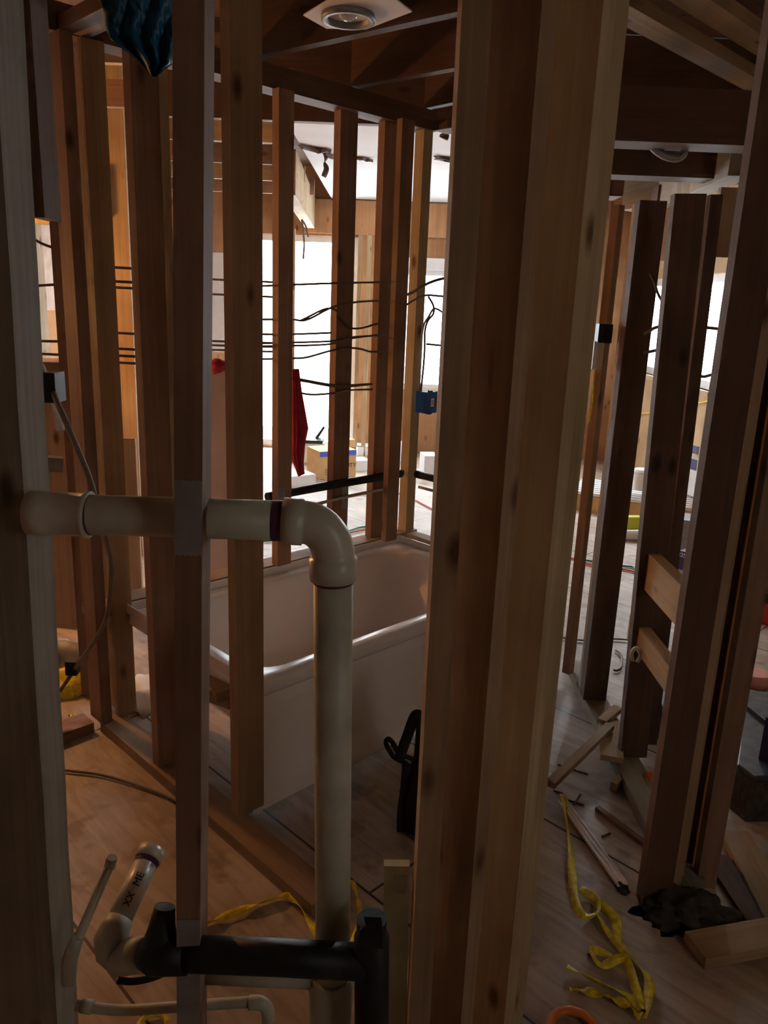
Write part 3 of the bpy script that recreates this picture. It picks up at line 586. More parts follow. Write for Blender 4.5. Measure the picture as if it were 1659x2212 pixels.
# ------------------------------------------------------------ ceiling fan, tarp, hanging duct
def fan():
    c = fl(752, 46, 2.275); t = root('exhaust_fan', c, 'round ceiling fan fitting with a bulb and shiny housing, between the dark joists', 'ceiling fan')
    bm = bmesh.new(); poly(bm, [fl(655, 34, 2.292), fl(705, 62, 2.292), fl(790, 64, 2.292), fl(890, 26, 2.292), fl(845, -8, 2.292), fl(760, -30, 2.292)], Vector((0, 0, .004))); part('housing', bm, 'ceil', t)
    bm = bmesh.new(); n_ = 36; r0, r1 = .078, .066; V = []
    for (r_, z) in ((r0, 0), (r0, .012), (r1, .05), (r1-.006, .05), (r1-.004, .0)):
        V.append([bm.verts.new(c+Vector((r_*math.cos(2*math.pi*k/n_), r_*math.sin(2*math.pi*k/n_), z))) for k in range(n_)])
    for i in range(5):
        for k in range(n_): bm.faces.new((V[i][k], V[i][(k+1) % n_], V[(i+1) % 5][(k+1) % n_], V[(i+1) % 5][k]))
    part('ring', bm, 'steel', t, True)
    bm = bmesh.new(); tube(bm, [c+Vector((0, 0, .052)), c+Vector((0, 0, .053))], .064, 30); part('dark_lining', bm, 'black', t)
    bm = bmesh.new(); tube(bm, [c+Vector((0, -.02, .05)), c+Vector((0, -.02, .03)), c+Vector((0, -.02, .012)), c+Vector((0, -.02, .0)), c+Vector((0, -.02, -.006))], .02, 20, radii=[.013, .018, .03, .024, .006]); part('bulb', bm, 'glassb', t, True)
fan()
def tarp():
    pts = [(215, -60), (215, 0), (226, 30), (222, 55), (236, 82), (262, 104), (290, 128), (318, 146), (326, 166), (336, 150), (366, 148), (384, 60), (384, -60)]
    bm = bmesh.new(); N = 16
    # gridded cloth between left outline and right edge
    left = [(215, -60), (215, -10), (224, 25), (224, 55), (238, 82), (270, 106), (305, 134), (326, 164)]
    right = [(386, -60), (386, -10), (386, 25), (386, 55), (384, 82), (382, 106), (374, 138), (334, 165)]
    G = []
    for (l_, r_) in zip(left, right):
        G.append([bm.verts.new(at(l_[0]+(r_[0]-l_[0])*k/N, l_[1]+(r_[1]-l_[1])*k/N, 1.34+.02*math.sin(k*1.3+l_[1]*.05)+random.uniform(-.006, .006))) for k in range(N+1)])
    for i in range(len(G)-1):
        for k in range(N): bm.faces.new((G[i][k], G[i][k+1], G[i+1][k+1], G[i+1][k]))
    o = link('blue_tarp', bm, 'tarp', None, None, True); s = o.modifiers.new('s', 'SOLIDIFY'); s.thickness = .002
    tag(o, 'dark blue plastic tarp hanging torn at the ceiling beside the notched stud', 'tarp')
tarp()
p = [at(1437, 404, 4.9), at(1470, 404, 4.9), at(1464, 566, 4.9), at(1398, 562, 4.9)]
bm = bmesh.new(); G = []
for i in range(9):
    t_ = i/8; l_ = p[0].lerp(p[3], t_); r_ = p[1].lerp(p[2], t_); hw = (r_-l_).length/2; cc = (l_+r_)/2
    G.append([bm.verts.new(cc+Vector((hw*math.cos(math.pi*k/10), -hw*.8*math.sin(math.pi*k/10), 0 if i < 8 else random.uniform(-.006, .006)))) for k in range(11)])
for i in range(8):
    for k in range(10): bm.faces.new((G[i][k], G[i][k+1], G[i+1][k+1], G[i+1][k]))
o = link('tapered_duct', bm, 'drywall', None, None, True); sm_ = o.modifiers.new('s', 'SOLIDIFY'); sm_.thickness = .004
tag(o, 'pale tapered duct hanging from the beam above the side window', 'duct')
p = [py(1406+x, 312+y, 3.03) for x, y in ((0, 0), (14, 14), (34, 26), (56, 30), (70, 22), (72, 4))]
bm = bmesh.new(); tube(bm, catmull(p, 5), .014, 12); tag(link('flexible_duct', bm, 'steel'), 'dark flexible duct sagging below the upper doorway header', 'duct')
# cracked ceiling in the far room
def strip(label, pts, z=2.432, wd=.05):
    bm = bmesh.new(); P_ = [fl(x, y, z) for x, y in pts]; P_ = catmull(P_, 5); V = []
    for i, q in enumerate(P_):
        t_ = (P_[min(i+1, len(P_)-1)]-P_[max(0, i-1)]).normalized(); s_ = Vector((-t_.y, t_.x, 0)); w_ = wd*(.3+.7*random.random())*min(1, .25+i/4, .25+(len(P_)-1-i)/4)
        V.append([bm.verts.new(q+s_*w_/2), bm.verts.new(q-s_*w_/2), bm.verts.new(q-s_*w_/2-Vector((0, 0, random.uniform(.01, .03)))), bm.verts.new(q+s_*w_/2-Vector((0, 0, .004)))])
    for i in range(len(V)-1):
        for k in range(4): bm.faces.new((V[i][k], V[i][(k+1) % 4], V[i+1][(k+1) % 4], V[i+1][k]))
    bm.faces.new(V[0]); bm.faces.new(V[-1]); tag(link('torn_ceiling_paper', bm, 'torn'), label, 'torn paper')
strip('long torn brown streak across the white ceiling', [(648, 312), (668, 320), (690, 325), (715, 322)], wd=.12)
strip('torn brown streak on the white ceiling behind the middle stud', [(700, 330), (735, 345), (765, 342), (805, 345)], wd=.12)
strip('torn brown streak on the white ceiling past the yellow stud', [(940, 336), (965, 345), (990, 340)], wd=.14)
def dangle(label, pts, Y, w0=.035):
    bm = bmesh.new(); P_ = [py(x, y, Y) for x, y in pts]; ribbon(bm, P_, w0, .006, tw=lambda t: 4*t, side=(0, 1, 0)); tag(link('dangling_paper', bm, 'torn'), label, 'torn paper')
dangle('curled strip dangling from the streaked white ceiling', [(702, 322), (704, 340), (701, 352), (705, 365), (699, 382)], 5.6)
dangle('curled strip dangling beside the yellow stud\'s top', [(960, 268), (962, 285), (958, 300)], 4.5, .05)
run('electric_cable', [(652, 474), (655, 500), (657, 530), (655, 560)], .008, 'wire', 'cable end dangling below the laminated beam', 'cable', f=lambda x, y: py(x, y, 6.6))
run('electric_cable', [(652, 474), (661, 490), (666, 512)], .008, 'wire', 'shorter cable end dangling beside the other below the laminated beam', 'cable', f=lambda x, y: py(x, y, 6.6))
o = tag(link('light_bulb', (lambda q: (bmesh.ops.create_uvsphere(q, u_segments=16, v_segments=10, radius=.03, matrix=Matrix.Translation(py(766, 317, 5.6))), q)[1])(bmesh.new()), 'white', None, None, True), 'small white round bulb against the far ceiling, beside the middle stud', 'bulb')

# ------------------------------------------------------------ red jacket
def jacket():
    L_ = [(628, 798), (627, 850), (627, 900), (627, 950), (628, 985), (636, 1008), (644, 1030)]
    R2_ = [(646, 797), (652, 845), (660, 890), (666, 925), (659, 960), (656, 1000), (658, 1024)]
    bm = bmesh.new(); N = 14; F = []; B = []
    for i, (l_, r_) in enumerate(zip(L_, R2_)):
        F.append([]); B.append([])
        for k in range(N+1):
            x = l_[0]+(r_[0]-l_[0])*k/N; y = l_[1]+(r_[1]-l_[1])*k/N; q = math.sin(math.pi*k/N)
            F[-1].append(bm.verts.new(py(x, y, 3.10-.02*q-.008*math.sin(k*2.1+i*.6)*q))); B[-1].append(bm.verts.new(py(x, y, 3.10)+Vector((0, .015*q+.004, 0))))
    for G, sgn in ((F, 1), (B, -1)):
        for i in range(len(G)-1):
            for k in range(N): bm.faces.new((G[i][k], G[i][k+1], G[i+1][k+1], G[i+1][k]))
    for i in range(len(F)-1):
        for k in (0, N): bm.faces.new((F[i][k], F[i+1][k], B[i+1][k], B[i][k]))
    for i in (0, len(F)-1):
        for k in range(N): bm.faces.new((F[i][k], F[i][k+1], B[i][k+1], B[i][k]))
    o = link('red_jacket', bm, 'cloth', None, None, True); tag(o, 'red cloth jacket sleeve hanging behind the reddish tub stud', 'jacket')
jacket()

# ------------------------------------------------------------ floor things
def zat(P, x, y): return at(x, y, math.hypot(P.x, P.y)).z
def crate(name, xl, yl, xr, yr, yt, depth, mat, label, cat, base=0.0, group=None, back=None):
    A_, B_ = fl(xl, yl, base), fl(xr, yr, base); d = (B_-A_).normalized(); nn = Vector((-d.y, d.x, 0)); 
    if nn.dot(A_) < 0: nn = -nn
    zt = zat(A_, xl, yt); c = (A_+B_)/2+nn*depth/2; t = root(name, c, label, cat, group)
    bm = bmesh.new(); box(bm, Vector((c.x, c.y, base+.001)), Vector((c.x, c.y, zt)), (B_-A_).length, depth, d, .004); bd = part('carton' if mat == 'card' else 'body', bm, mat, t)
    return t, bd, A_, B_, d, nn, zt
# cardboard contractor boxes
t, bd, A_, B_, d, nn, zt = crate('cardboard_box', 690, 1036, 768, 1030, 976, .28, 'card', 'open tan cardboard box with blue top band and DUTY lettering', 'box')
bm = bmesh.new(); box(bm, (A_+B_)/2-nn*.002+Vector((0, 0, zt-.045)), (A_+B_)/2-nn*.002+Vector((0, 0, zt-.005)), (B_-A_).length, .004, d, 0); part('blue_band', bm, 'bluep', t)
text('lettering', 'DUTY', .052, A_.lerp(B_, .80)-nn*.004+Vector((0, 0, zt*.45)), d, (0, 0, 1), 'ink', bd)
bm = bmesh.new(); 
for k in range(3): box(bm, A_.lerp(B_, .35)-nn*.003+Vector((0, 0, .04+k*.02)), A_.lerp(B_, .35)-nn*.003+Vector((0, 0, .045+k*.02)), .14, .002, d, 0)
part('print_lines', bm, 'ink', t)
bm = bmesh.new(); box(bm, A_-d*.004+Vector((0, 0, zt)), A_-d*.07+nn*.04+Vector((0, 0, zt+.03)), .2, .004, nn, 0); part('flap', bm, 'card', t)
t, bd, A_, B_, d, nn, zt = crate('cardboard_box', 738, 1008, 766, 1006, 951, .22, 'card', 'taller cardboard box behind the open one, its top lettered DUTY', 'box')
text('lettering', 'DUTY', .05, A_.lerp(B_, .6)-nn*.004+Vector((0, 0, zt-.09)), d, (0, 0, 1), 'ink', bd)
crate('white_carton', 640, 1000, 700, 998, 960, .3, 'white', 'low white carton under the open black case', 'carton')
crate('white_carton', 772, 985, 830, 984, 966, .3, 'white', 'long white carton beyond the cardboard boxes', 'carton')
crate('white_tub', 770, 1018, 800, 1016, 996, .18, 'white', 'small white plastic tray beside the cardboard box', 'tray')
crate('white_carton', 868, 1000, 885, 1000, 962, .25, 'white', 'white carton seen through the narrow gap before the yellow stud', 'carton')
crate('white_bucket', 915, 1035, 945, 1035, 985, .2, 'white', 'pale bucket seen past the yellow stud over the tub corner', 'bucket')
t, bd, A_, B_, d, nn, zt = crate('book', 628, 1052, 682, 1046, 1030, .25, 'white', 'thick white book lying on the floor below the red sleeve', 'book')
def case():
    zb = zat(fl(640, 1000), 640, 960)+.014; c = fl(675, 955, zb); t = root('tool_case', c, 'open black tool case standing on the low white carton', 'tool case')
    bm = bmesh.new(); box(bm, c, c+Vector((0, 0, .03)), .20, .16, (1, 0, 0), .004); part('case_base', bm, 'black', t)
    bm = bmesh.new(); box(bm, c+Vector((.03, .08, .02)), c+Vector((.09, .12, .12)), .02, .2, (1, 0, -.6), .003); l_ = part('case_lid', bm, 'black', t)
    bm = bmesh.new(); box(bm, c+Vector((.022, .07, .03)), c+Vector((.08, .11, .11)), .01, .12, (1, 0, -.6), .001); sub('screen', bm, 'steel', l_)
case()
# cords on the far floor
def cord(label, pts, mat, r=.006, z=.008):
    bm = bmesh.new(); tube(bm, catmull([fl(x, y, z) for x, y in pts], 6), r, 8); tag(link('extension_cord', bm, mat), label, 'cord')
cord('red extension cord winding over the far floor behind the tub', [(600, 1110), (660, 1092), (735, 1076), (800, 1066), (870, 1068), (960, 1110), (1100, 1140), (1250, 1212), (1340, 1228), (1380, 1238)], 'cordr')
cord('orange extension cord crossing the floor below the black pipe', [(560, 1150), (640, 1160), (745, 1152), (800, 1144), (900, 1150)], 'cordr', .005)
cord('green extension cord crossing the far floor beyond both doorways', [(560, 1170), (660, 1160), (745, 1148), (800, 1138), (930, 1160), (1250, 1208), (1345, 1222), (1375, 1232), (1395, 1300), (1480, 1340), (1520, 1345)], 'cordg')
cord('dark cable coiled on the bright floor beyond the doorway studs', [(1330, 1404), (1342, 1415), (1343, 1438), (1334, 1448), (1325, 1447)], 'wire', .005)
cord('thin dark cord lying on the bright floor before the coil', [(1200, 1375), (1260, 1383), (1320, 1380), (1380, 1384)], 'wire', .004)
cord('brown cord across the orange-lit floor by the wall plate', [(120, 1662), (160, 1666), (220, 1674), (290, 1694), (350, 1716), (400, 1740)], 'wire', .0045)

# things beyond the doorway studs
def siding():
    A_, B_ = fl(1225, 1098), fl(1488, 1140); d = (B_-A_).normalized(); nn = Vector((-d.y, d.x, 0)); nn = nn if nn.dot(A_) > 0 else -nn
    c = (A_+B_)/2; L = (B_-A_).length; t = root('siding_stack', c, 'low stack of white grooved siding seen past the doorway studs', 'siding stack')
    bm = bmesh.new(); box(bm, c+nn*.2, c+nn*.2+Vector((0, 0, .12)), L, .4, d, .004); part('pallet', bm, 'card', t)
    bm = bmesh.new()
    for k in range(8): box(bm, A_+nn*(.03+k*.05)+Vector((0, 0, .135+k*.004)), B_+nn*(.03+k*.05)+Vector((0, 0, .135+k*.004)), .042, .024, nn, .006)
    part('grooved_panel', bm, 'white', t)
siding()
crate('lime_package', 1350, 1143, 1384, 1143, 1117, .06, 'lime', 'bright lime-green package before the white siding stack', 'package')
A_ = fl(1335, 1166); B_ = fl(1400, 1166); bm = bmesh.new(); tube(bm, [A_+Vector((0, 0, .035)), B_+Vector((0, 0, .035))], .035, 20); tag(link('white_roll', bm, 'white'), 'white roll lying before the lime-green package', 'roll')
def bucket(x, y, yt, r, mat, label):
    c = fl(x, y); zt = zat(c, x, yt); t = root('bucket', c, label, 'bucket'); bm = bmesh.new(); tube(bm, [c+Vector((0, 0, .2)), c+Vector((0, 0, .21)), c+Vector((0, 0, zt-.02)), c+Vector((0, 0, zt))], r, 24, radii=[r*.85, r*.9, r, r*.8]); part('bucket_body', bm, mat, t)
    bm = bmesh.new(); tube(bm, [c+Vector((0, 0, zt-.03)), c+Vector((0, 0, zt-.01))], r*1.06, 24); part('lid', bm, mat, t); return t
bucket(1376, 1112, 1012, .075, 'white', 'glossy white bucket standing on the siding stack')
t, bd, A_, B_, d, nn, zt = crate('paper_sack', 1476, 1066, 1516, 1080, 985, .08, 'white', 'white paper sack with purple print leaning beyond the dark post', 'sack', base=.175)
for k, (z_, h_) in enumerate(((.20, .08), (.32, .06))):
    bm = bmesh.new(); box(bm, A_.lerp(B_, .3)-nn*.003+Vector((0, 0, z_)), A_.lerp(B_, .3)-nn*.003+Vector((0, 0, z_+h_)), .08, .003, d, 0); part('purple_print', bm, 'purple', t)
t, bd, A_, B_, d, nn, zt = crate('grey_bundle', 1452, 1188, 1505, 1196, 1120, .2, 'steel', 'grey wrapped bundle beside the dark post, under the sack', 'bundle')
t, bd, A_, B_, d, nn, zt = crate('navy_box', 1462, 1228, 1500, 1240, 1188, .12, 'purple', 'small navy box printed 225 standing on the bright floor', 'box')
text('lettering', '225', .035, A_.lerp(B_, .2)-nn*.004+Vector((0, 0, zt*.8)), d, (0, 0, 1), 'white', bd)
t, bd, A_, B_, d, nn, zt = crate('paint_can', 1640, 1348, 1690, 1356, 1262, .16, 'redp', 'red and black carton at the frame edge on the bright floor', 'carton')
bm = bmesh.new(); box(bm, (A_+B_)/2-nn*.003+Vector((0, 0, zt*.55)), (A_+B_)/2-nn*.003+Vector((0, 0, zt*.8)), (B_-A_).length, .004, d, 0); part('black_band', bm, 'ink', t)
t, bd, A_, B_, d, nn, zt = crate('navy_crate', 1638, 1640, 1700, 1670, 1545, .25, 'purple', 'dark navy crate resting on the grey stone slab', 'crate', base=.16)
c = fl(1632, 1478); bm = bmesh.new(); tube(bm, [c, c+Vector((0, 0, .05)), c+Vector((0, 0, .055))], .06, 24, radii=[.05, .062, .05]); tag(link('pink_tray', bm, 'pinkc'), 'shallow pink plastic lid on the bright floor beyond the post', 'lid')

# hearth of dark stone
def hearth():
    z = .16
    o = [fl(1593, 1650, z), fl(1628, 1677, z), fl(1700, 1676, z), fl(1800, 1600, z), fl(1760, 1500, z), fl(1612, 1492, z)]
    t = root('stone_hearth', (o[0]+o[3])/2*Vector((1, 1, 0)).length*0+Vector((o[1].x, o[1].y, 0)), 'raised grey slate hearth with rough tiles beyond the doorway post', 'hearth')
    bm = bmesh.new(); poly(bm, [Vector((p.x, p.y, 0)) for p in o], Vector((0, 0, z-.02))); part('base', bm, 'rubble', t)
    bm = bmesh.new(); poly(bm, [Vector((p.x, p.y, z-.0195)) for p in o], Vector((0, 0, .0195))); bmesh.ops.bevel(bm, geom=bm.edges[:], offset=.004, segments=1, affect='EDGES'); part('slate_top', bm, 'stone', t)
    p, q = fl(1600, 1500, z), fl(1700, 1580, z); bm = bmesh.new(); box(bm, p+Vector((0, 0, .006)), q+Vector((0, 0, .006)), .09, .012, (q-p).cross(Vector((0, 0, 1))), .002); part('edge_trim', bm, 'stone', t)
hearth()
o4 = [fl(1402, 1490, .11), fl(1452, 1548, .11), fl(1560, 1560, .11), fl(1500, 1478, .11)]
bm = bmesh.new(); poly(bm, [Vector((p.x, p.y, 0)) for p in o4], Vector((0, 0, .11))); bmesh.ops.bevel(bm, geom=bm.edges[:], offset=.004, segments=1, affect='EDGES'); tag(link('stone_slab', bm, 'stone'), 'black glossy stone block between the block stud and the post', 'stone')
def blob(name, c, rx, ry, rz, mat, label, cat, seed=1, amp=.35, kind=None, sub_=3):
    random.seed(seed); bm = bmesh.new(); bmesh.ops.create_icosphere(bm, subdivisions=sub_, radius=1)
    ph = [(random.uniform(2, 6), Vector((random.uniform(-1, 1), random.uniform(-1, 1), random.uniform(-1, 1))), random.uniform(0, 6)) for _ in range(9)]
    for v in bm.verts:
        s_ = 1+amp*sum(math.sin(f_*v.co.dot(d_)*2+q) for f_, d_, q in ph)/5+random.uniform(-.05, .05)
        v.co = Vector((v.co.x*rx*s_, v.co.y*ry*s_, max(0, v.co.z)*rz*s_ if kind != 'full' else v.co.z*rz*s_))+Vector(c)
    o = link(name, bm, mat, None, None, True); random.seed(99); return tag(o, label, cat, None, 'stuff' if kind == 'stuff' else None)
blob('debris_pile', fl(1412, 1575), .06, .08, .10, 'stone', 'grey crumpled rubble beside the black stone block', 'debris', 3, kind='stuff')
blob('dirt_heap', fl(1475, 1975), .105, .06, .05, 'rubble', 'dark heap of dirt at the foot of the doorway post', 'dirt', 5, .5, 'stuff', 4)
blob('dirt_clump', fl(1345, 1922), .016, .02, .016, 'rubble', 'small dirt clump at the end of the metal rail', 'dirt', 6)
blob('dirt_clump', fl(1437, 2002), .022, .016, .012, 'rubble', 'small dirt clump in front of the dark heap', 'dirt', 7)
# scrap boards and sticks
def scrap(label, x0, y0, x1, y1, w_, h_, mat='pine', z=None, name='scrap_board', side=None, group=None):
    z = h_/2+.001 if z is None else z; p, q = fl(x0, y0, z), fl(x1, y1, z); d = (q-p).normalized()
    return tag(lumber(name, p, q, w_, h_, Vector((-d.y, d.x, 0)), mat), label, 'board', group)
scrap('wide pale board end in the lower corner, nearest scrap board', 1500, 2052, 1760, 2005, .085, .03, 'pine')
scrap('long pale board angling back behind the doorway post', 1700, 2010, 1585, 1800, .085, .02, 'pine')
scrap('dark board lying between the two pale boards by the post', 1640, 1990, 1545, 1850, .07, .012, 'darkshade')
scrap('square pale board scrap lying against the doorway bottom plate', 1316, 1560, 1322, 1640, .075, .02, 'pine', z=.05)
scrap('pale round-edged stick crossing the doorway plate', 1188, 1695, 1318, 1568, .03, .02, 'pine', z=.074)
scrap('torn pale stick lying over the doorway plate', 1300, 1560, 1335, 1530, .035, .02, 'pine', z=.06)
scrap('thin brown batten pointing toward the doorway post', 1290, 1745, 1410, 1835, .018, .012, 'red')
scrap('short curved wood block against the doorway plate', 1325, 1700, 1345, 1680, .022, .03, 'tan')
for x0, y0, x1, y1, lb in ((1205, 1652, 1270, 1672, 'dark twig on the floor behind the yellow strap'), (1196, 1708, 1216, 1714, 'short dark splinter at the rail\'s upper end'), (1225, 1728, 1262, 1738, 'crossed splinter beside the yellow strap end'), (1240, 1737, 1254, 1716, 'small upright splinter beside the yellow strap end'), (1270, 1900+160, 1305, 1900+185, 'dark splinter between the yellow strap loops'), (1300, 1807, 1318, 1800, 'tiny splinter beside the metal rail')):
    scrap(lb, x0, y0, x1, y1, .005, .004, 'darkshade', name='wood_splinter', group='wood splinters on the floor')
c = fl(1404, 1702); bm = abox(bmesh.new(), c.x-.02, c.x+.015, c.y-.02, c.y+.02, 0, .05, .006); tag(link('orange_plug', bm, 'orange'), 'orange plastic piece on the floor beside the dark post', 'plastic piece')
def rail():
    p, q = fl(1215, 1733, .008), fl(1345, 1914, .008); d = (q-p).normalized(); s_ = Vector((-d.y, d.x, 0)); t = root('metal_rail', (p+q)/2*Vector((1, 1, 0)).length*0+Vector(((p.x+q.x)/2, (p.y+q.y)/2, 0)), 'shiny metal drawer rail lying on the floor by the yellow strap', 'rail')
    bm = bmesh.new(); box(bm, p, q, .03, .002, s_, 0); part('web', bm, 'alu', t)
    bm = bmesh.new(); box(bm, p+s_*.014+Vector((0, 0, .004)), q+s_*.014+Vector((0, 0, .004)), .003, .008, s_, 0); box(bm, p-s_*.014+Vector((0, 0, .004)), q-s_*.014+Vector((0, 0, .004)), .003, .008, s_, 0); box(bm, p+s_*.002+Vector((0, 0, .003)), q+s_*.002+Vector((0, 0, .003)), .003, .005, s_, 0); part('flange', bm, 'alu', t)
rail()
def strap(label, pts, wd=.023, z=.012, f=None, tw=3.0):
    bm = bmesh.new(); ribbon(bm, [(f(*p) if f else fl(p[0], p[1], p[2] if len(p) > 2 else z)) for p in pts], wd, .0016, tw=lambda t: .9*math.sin(t*tw*6)+.2); return tag(link('yellow_strap', bm, 'yel', None, None, False), label, 'strap')
strap('yellow plastic strap trailing from the metal rail and looping on the floor', [(1216, 1716, .03), (1222, 1760, .02), (1232, 1830), (1236, 1890), (1243, 1950), (1262, 1978), (1290, 1968), (1284, 1940), (1256, 1922), (1300, 1955), (1330, 1985), (1334, 2030), (1352, 2060), (1400, 2110), (1396, 2170), (1386, 2200)])
strap('yellow plastic strap knotted on the doorway floor with two loose ends', [(1224, 2088), (1290, 2120), (1360, 2152), (1390, 2190), (1372, 2130), (1350, 2070), (1300, 2085), (1280, 2052), (1330, 2068), (1352, 2062), (1312, 2010), (1292, 1975)], .021)
strap('yellow strap end stretched over the floor beside the knot', [(1230, 2136), (1290, 2146), (1350, 2168), (1385, 2196)], .021)
strap('yellow strap stretched over the orange-lit floor to the white pipe', [(430, 2000), (470, 1985), (530, 1962), (600, 1938), (632, 1940), (660, 1975), (690, 2025)], .02)
strap('yellow strap curving down on the floor past the white pipe', [(700, 1930), (755, 1906), (768, 1925), (777, 1960), (774, 2000), (755, 2050)], .014)
c = fl(1238, 2236); bm = bmesh.new(); tube(bm, [c+Vector((.05*math.cos(t_*.5), .05*math.sin(t_*.5), .012)) for t_ in range(12)], .01, 10); tag(link('orange_ring', bm, 'orange'), 'orange plastic ring on the floor at the bottom edge', 'ring')
c = fl(330, 2225); bm = bmesh.new(); tube(bm, [c+Vector((.03*math.cos(t_*.5), .03*math.sin(t_*.5), .01)) for t_ in range(11)], .006, 8); tag(link('yellow_strap', bm, 'yel'), 'yellow strap coil below the slim level pipe', 'strap')
# curl of white pipe in the cut stud
pts = [at(x, y, 2.46) for x, y in ((1367, 1428), (1364, 1412), (1372, 1400), (1380, 1404), (1383, 1418), (1376, 1430))]
bm = bmesh.new(); tube(bm, catmull(pts, 5), .006, 10); tag(link('pipe_curl', bm, 'white'), 'curl of white pipe in the notch under the lower block', 'pipe')

# black bag by the tub
def bag():
    c = fl(944, 1790); t = root('tool_bag', c, 'black cloth tool bag with loose straps slumped between tub and printed stud', 'bag')
    bm = bmesh.new(); prof = [(0, .085, .09), (.06, .10, .10), (.16, .095, .09), (.26, .07, .07), (.34, .045, .045), (.42, .03, .03), (.46, .012, .02)]
    n_ = 24; V = []
    for z, rx, ry in prof: V.append([bm.verts.new(c+Vector((rx*math.cos(2*math.pi*k/n_)*(1+.12*math.sin(3*k+z*20)), ry*math.sin(2*math.pi*k/n_)*(1+.12*math.cos(2*k+z*13)), z+(.001 if z == 0 else 0)))) for k in range(n_)])
    for i in range(len(V)-1):
        for k in range(n_): bm.faces.new((V[i][k], V[i][(k+1) % n_], V[i+1][(k+1) % n_], V[i+1][k]))
    bm.faces.new(V[0]); bm.faces.new(V[-1]); part('bag_body', bm, 'blackcloth', t, True)
    f = lambda x, y: at(x, y, 1.98)
    bm = bmesh.new(); ribbon(bm, [f(892, 1640), (f(862, 1626)), f(848, 1604), f(838, 1596), f(834, 1606), f(842, 1622), f(852, 1636), f(880, 1650)], .014, .003, side=(0, 1, 0)); part('strap', bm, 'blackcloth', t)
    bm = bmesh.new(); ribbon(bm, [f(862, 1640), (f(880, 1590)), f(898, 1545), f(910, 1560), f(905, 1640)], .03, .004, side=(0, 1, 0)); part('flap', bm, 'blackcloth', t)
    bm = bmesh.new(); ribbon(bm, [f(880, 1650), f(876, 1700), f(868, 1770), f(872, 1830), f(885, 1850)], .03, .004, side=(0, 1, 0)); part('strap', bm, 'blackcloth', t)
bag()

# ------------------------------------------------------------ far corner on the other side: lamp, bags, cord
def lampbox():
    c = at(104, 835, 1.75); t = root('junction_box', c, 'dark junction box fixed behind the corner stud with a cable hanging down', 'junction box')
    bm = bmesh.new(); box(bm, c+Vector((0, 0, -.03)), c+Vector((0, 0, .03)), .05, .05, (1, 0, 0), .006); part('box_body', bm, 'black', t)
    bm = bmesh.new(); tube(bm, catmull([at(x, y, r) for x, y, r in ((116, 850, 1.72), (128, 880, 1.6), (150, 930, 1.55), (180, 1000, 1.52), (202, 1062, 1.5), (230, 1170, 1.6), (240, 1235, 1.7), (226, 1345, 1.9), (165, 1440, 2.1), (130, 1492, 2.2))], 6), .0055, 10); part('cable', bm, 'wire', t)
    bm = bmesh.new(); tube(bm, catmull([at(x, y, 1.74) for x, y in ((84, 792), (90, 788), (96, 800), (100, 812))], 5), .004, 8); part('wire_tail', bm, 'wirew', t)
lampbox()
bm = bmesh.new(); q = at(157, 1440, 2.12); box(bm, q+Vector((0, 0, -.02)), q+Vector((0, 0, .02)), .03, .03, (1, 0, 0), .004); tag(link('cord_plug', bm, 'black'), 'black plug on the hanging cable near the crumpled bag', 'plug')
bm = bmesh.new(); ribbon(bm, [at(112, 860, 1.9), at(124, 895, 1.9), at(131, 930, 1.9)], .018, .003, side=(0, 1, 0)); tag(link('plastic_strip', bm, 'white'), 'shiny white plastic strip hanging below the dark junction box', 'plastic strip')
tag(lumber('wood_cleat', at(88, 1000, 2.0), at(136, 1003, 2.0), .034, .03, (0, 0, 1), 'grey'), 'pale splintered cleat spanning behind the corner stud', 'board')
tag(lumber('window_ledge', at(60, 790, 3.6), at(150, 792, 3.6), .05, .2, (0, 0, 1), 'tan'), 'lit wooden ledge below the insulation in the corner gap', 'ledge')
p, q = at(60, 805, 3.66), at(170, 805, 3.66); bm = abox(bmesh.new(), p.x, q.x, p.y, p.y+.02, 0, p.z); tag(link('low_panel', bm, 'red' if 0 else 'tan'), 'brown wood panel below the lit ledge in the corner gap', 'panel')
p, q = at(240, 1000, 3.7), at(300, 1000, 3.7); bm = abox(bmesh.new(), p.x, q.x, p.y, p.y+.02, 0, at(270, 945, 3.7).z); tag(link('low_panel', bm, 'tan'), 'brown wood panel behind the gap between pale and brown studs', 'panel')
p, q = at(88, 740, 5.7), at(140, 740, 5.7); bm = bmesh.new(); box(bm, Vector(((p.x+q.x)/2, p.y, .001)), Vector(((p.x+q.x)/2, p.y, at(110, 670, 5.7).z)), q.x-p.x, .05, (1, 0, 0), .01); tag(link('insulation_bag', bm, 'white'), 'white plastic-wrapped insulation piece in the corner gap', 'insulation')
p, q = at(66, 400, 4.6), at(150, 400, 4.6); bm = abox(bmesh.new(), p.x, q.x+.1, p.y, p.y+.09, at(100, 484, 4.6).z, at(100, 395, 4.6).z); tag(link('header_beam', bm, 'yellow'), 'orange-lit header beam in the gap beside the corner stud', 'beam')
blob('crumpled_bag', fl(146, 1455), .16, .14, .16, 'steel', 'crumpled grey plastic bag on the floor behind the corner stud', 'bag', 11, .4)
blob('yellow_bag', fl(150, 1490), .09, .07, .07, 'yel', 'yellow and brown wrapper in front of the crumpled grey bag', 'wrapper', 12, .4)
blob('paper_scrap', fl(320, 1500), .10, .16, .05, 'white', 'greyish paper heap on the floor between reddish studs', 'paper', 13, .4)
strap('short yellow tape scrap on the floor beside the brown corner studs', [(150, 1545), (165, 1548), (180, 1552)], .02, .01)
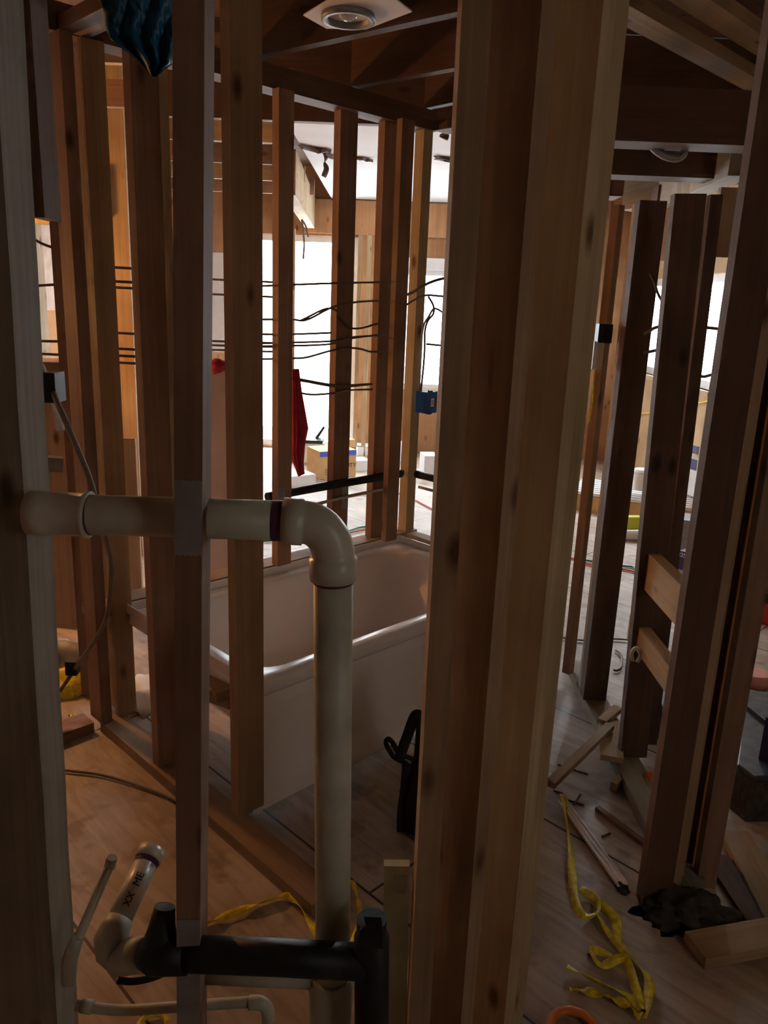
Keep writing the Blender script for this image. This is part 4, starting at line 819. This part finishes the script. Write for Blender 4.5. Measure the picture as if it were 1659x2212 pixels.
# blue-grey things seen in the gap above the drywall sheet
p = at(470, 792, 3.43); blob('red_hat', (p.x, p.y, p.z), .05, .04, .03, 'cloth', 'dark red cap on the drywall sheet top', 'cap', 21, .2, 'full')
bm = bmesh.new(); p, q = py(440, 560, 7.7), py(492, 560, 7.7); abox(bm, p.x, q.x, 7.7, 7.76, py(460, 760, 7.7).z, py(460, 545, 7.7).z, .005); struct('window_4', bm, 'white')

# ------------------------------------------------------------ small fixings on the studs
def faceplate(mp, u0, u1, y0, y1, r, lab):
    st = min((o for o in bpy.data.objects if o.get('category') == 'stud'), key=lambda o: (Vector(o.matrix_basis.translation).xy - (mp+UD*.04).xy).length)
    bm = bmesh.new(); z0_, z1_ = at(mp_x, y1, r).z, at(mp_x, y0, r).z
    c_ = Vector((mp.x, mp.y, 0)) + UD*(u0+u1)/2 + VD*.0015
    box(bm, c_+Vector((0, 0, z0_)), c_+Vector((0, 0, z1_)), u1-u0, .0015, UD, 0)
    o = part('nail_plate', bm, 'steel', st); return o
mp_x = 741; faceplate(at(718, 1100, 3.27), .05, .088, 1033, 1096, 3.33, '')
mp_x = 597; faceplate(at(600, 1150, 3.0), .0, .035, 1052, 1088, 3.02, '')
run('electric_cable', [(1375, 894), (1412, 891), (1470, 880), (1523, 868), (1545, 864)], .006, 'yel', 'yellow cable strung along the wall under the side window', 'cable', f=lambda x, y: px(x, y, XR-.02))
run('electric_cable', [(1272, 915), (1280, 870), (1284, 800), (1290, 745)], .004, 'yel', 'yellow cable hanging down in front of the farthest doorway stud', 'cable', f=lambda x, y: at(x, y, 3.02))
run('electric_cable', [(1390, 722), (1402, 716), (1415, 708), (1440, 704), (1500, 706), (1530, 708), (1556, 711)], .005, 'wire', 'upper dark cable crossing the bright side window', 'cable', f=lambda x, y: at(x, y, 2.72))
run('electric_cable', [(1390, 762), (1402, 760), (1430, 758), (1480, 780), (1512, 812), (1540, 809)], .005, 'wire', 'lower dark cable crossing the bright side window', 'cable', f=lambda x, y: at(x, y, 2.74))
run('electric_cable', [(1404, 590), (1414, 612), (1424, 640), (1452, 684)], .004, 'wire', 'short cable end slanting across the top of the side window', 'cable', f=lambda x, y: at(x, y, 2.58))
c = at(1304, 720, 3.0); bm = bmesh.new(); box(bm, c+Vector((0, 0, -.033)), c+Vector((0, 0, .033)), .05, .05, (1, 0, 0), .004); tag(link('switch_box', bm, 'black'), 'dark switch box on the farthest doorway stud', 'electrical box')
c = at(1291, 768, 3.0); bm = bmesh.new(); box(bm, c+Vector((0, 0, -.05)), c+Vector((0, 0, .05)), .035, .012, (1, 0, 0), .002); tag(link('paper_tag', bm, 'white'), 'pale paper tag below the dark switch box', 'tag')
c = at(1634, 930, 2.05); bm = bmesh.new(); box(bm, c+Vector((0, 0, -.022)), c+Vector((0, 0, .018)), .022, .008, (1, 0, 0), .002); box(bm, c+Vector((.002, -.004, -.035)), c+Vector((.002, -.004, -.02)), .008, .006, (1, 0, 0), .001); tag(link('steel_bracket', bm, 'alu'), 'small steel bracket on the outer stud of the doorway post', 'bracket')
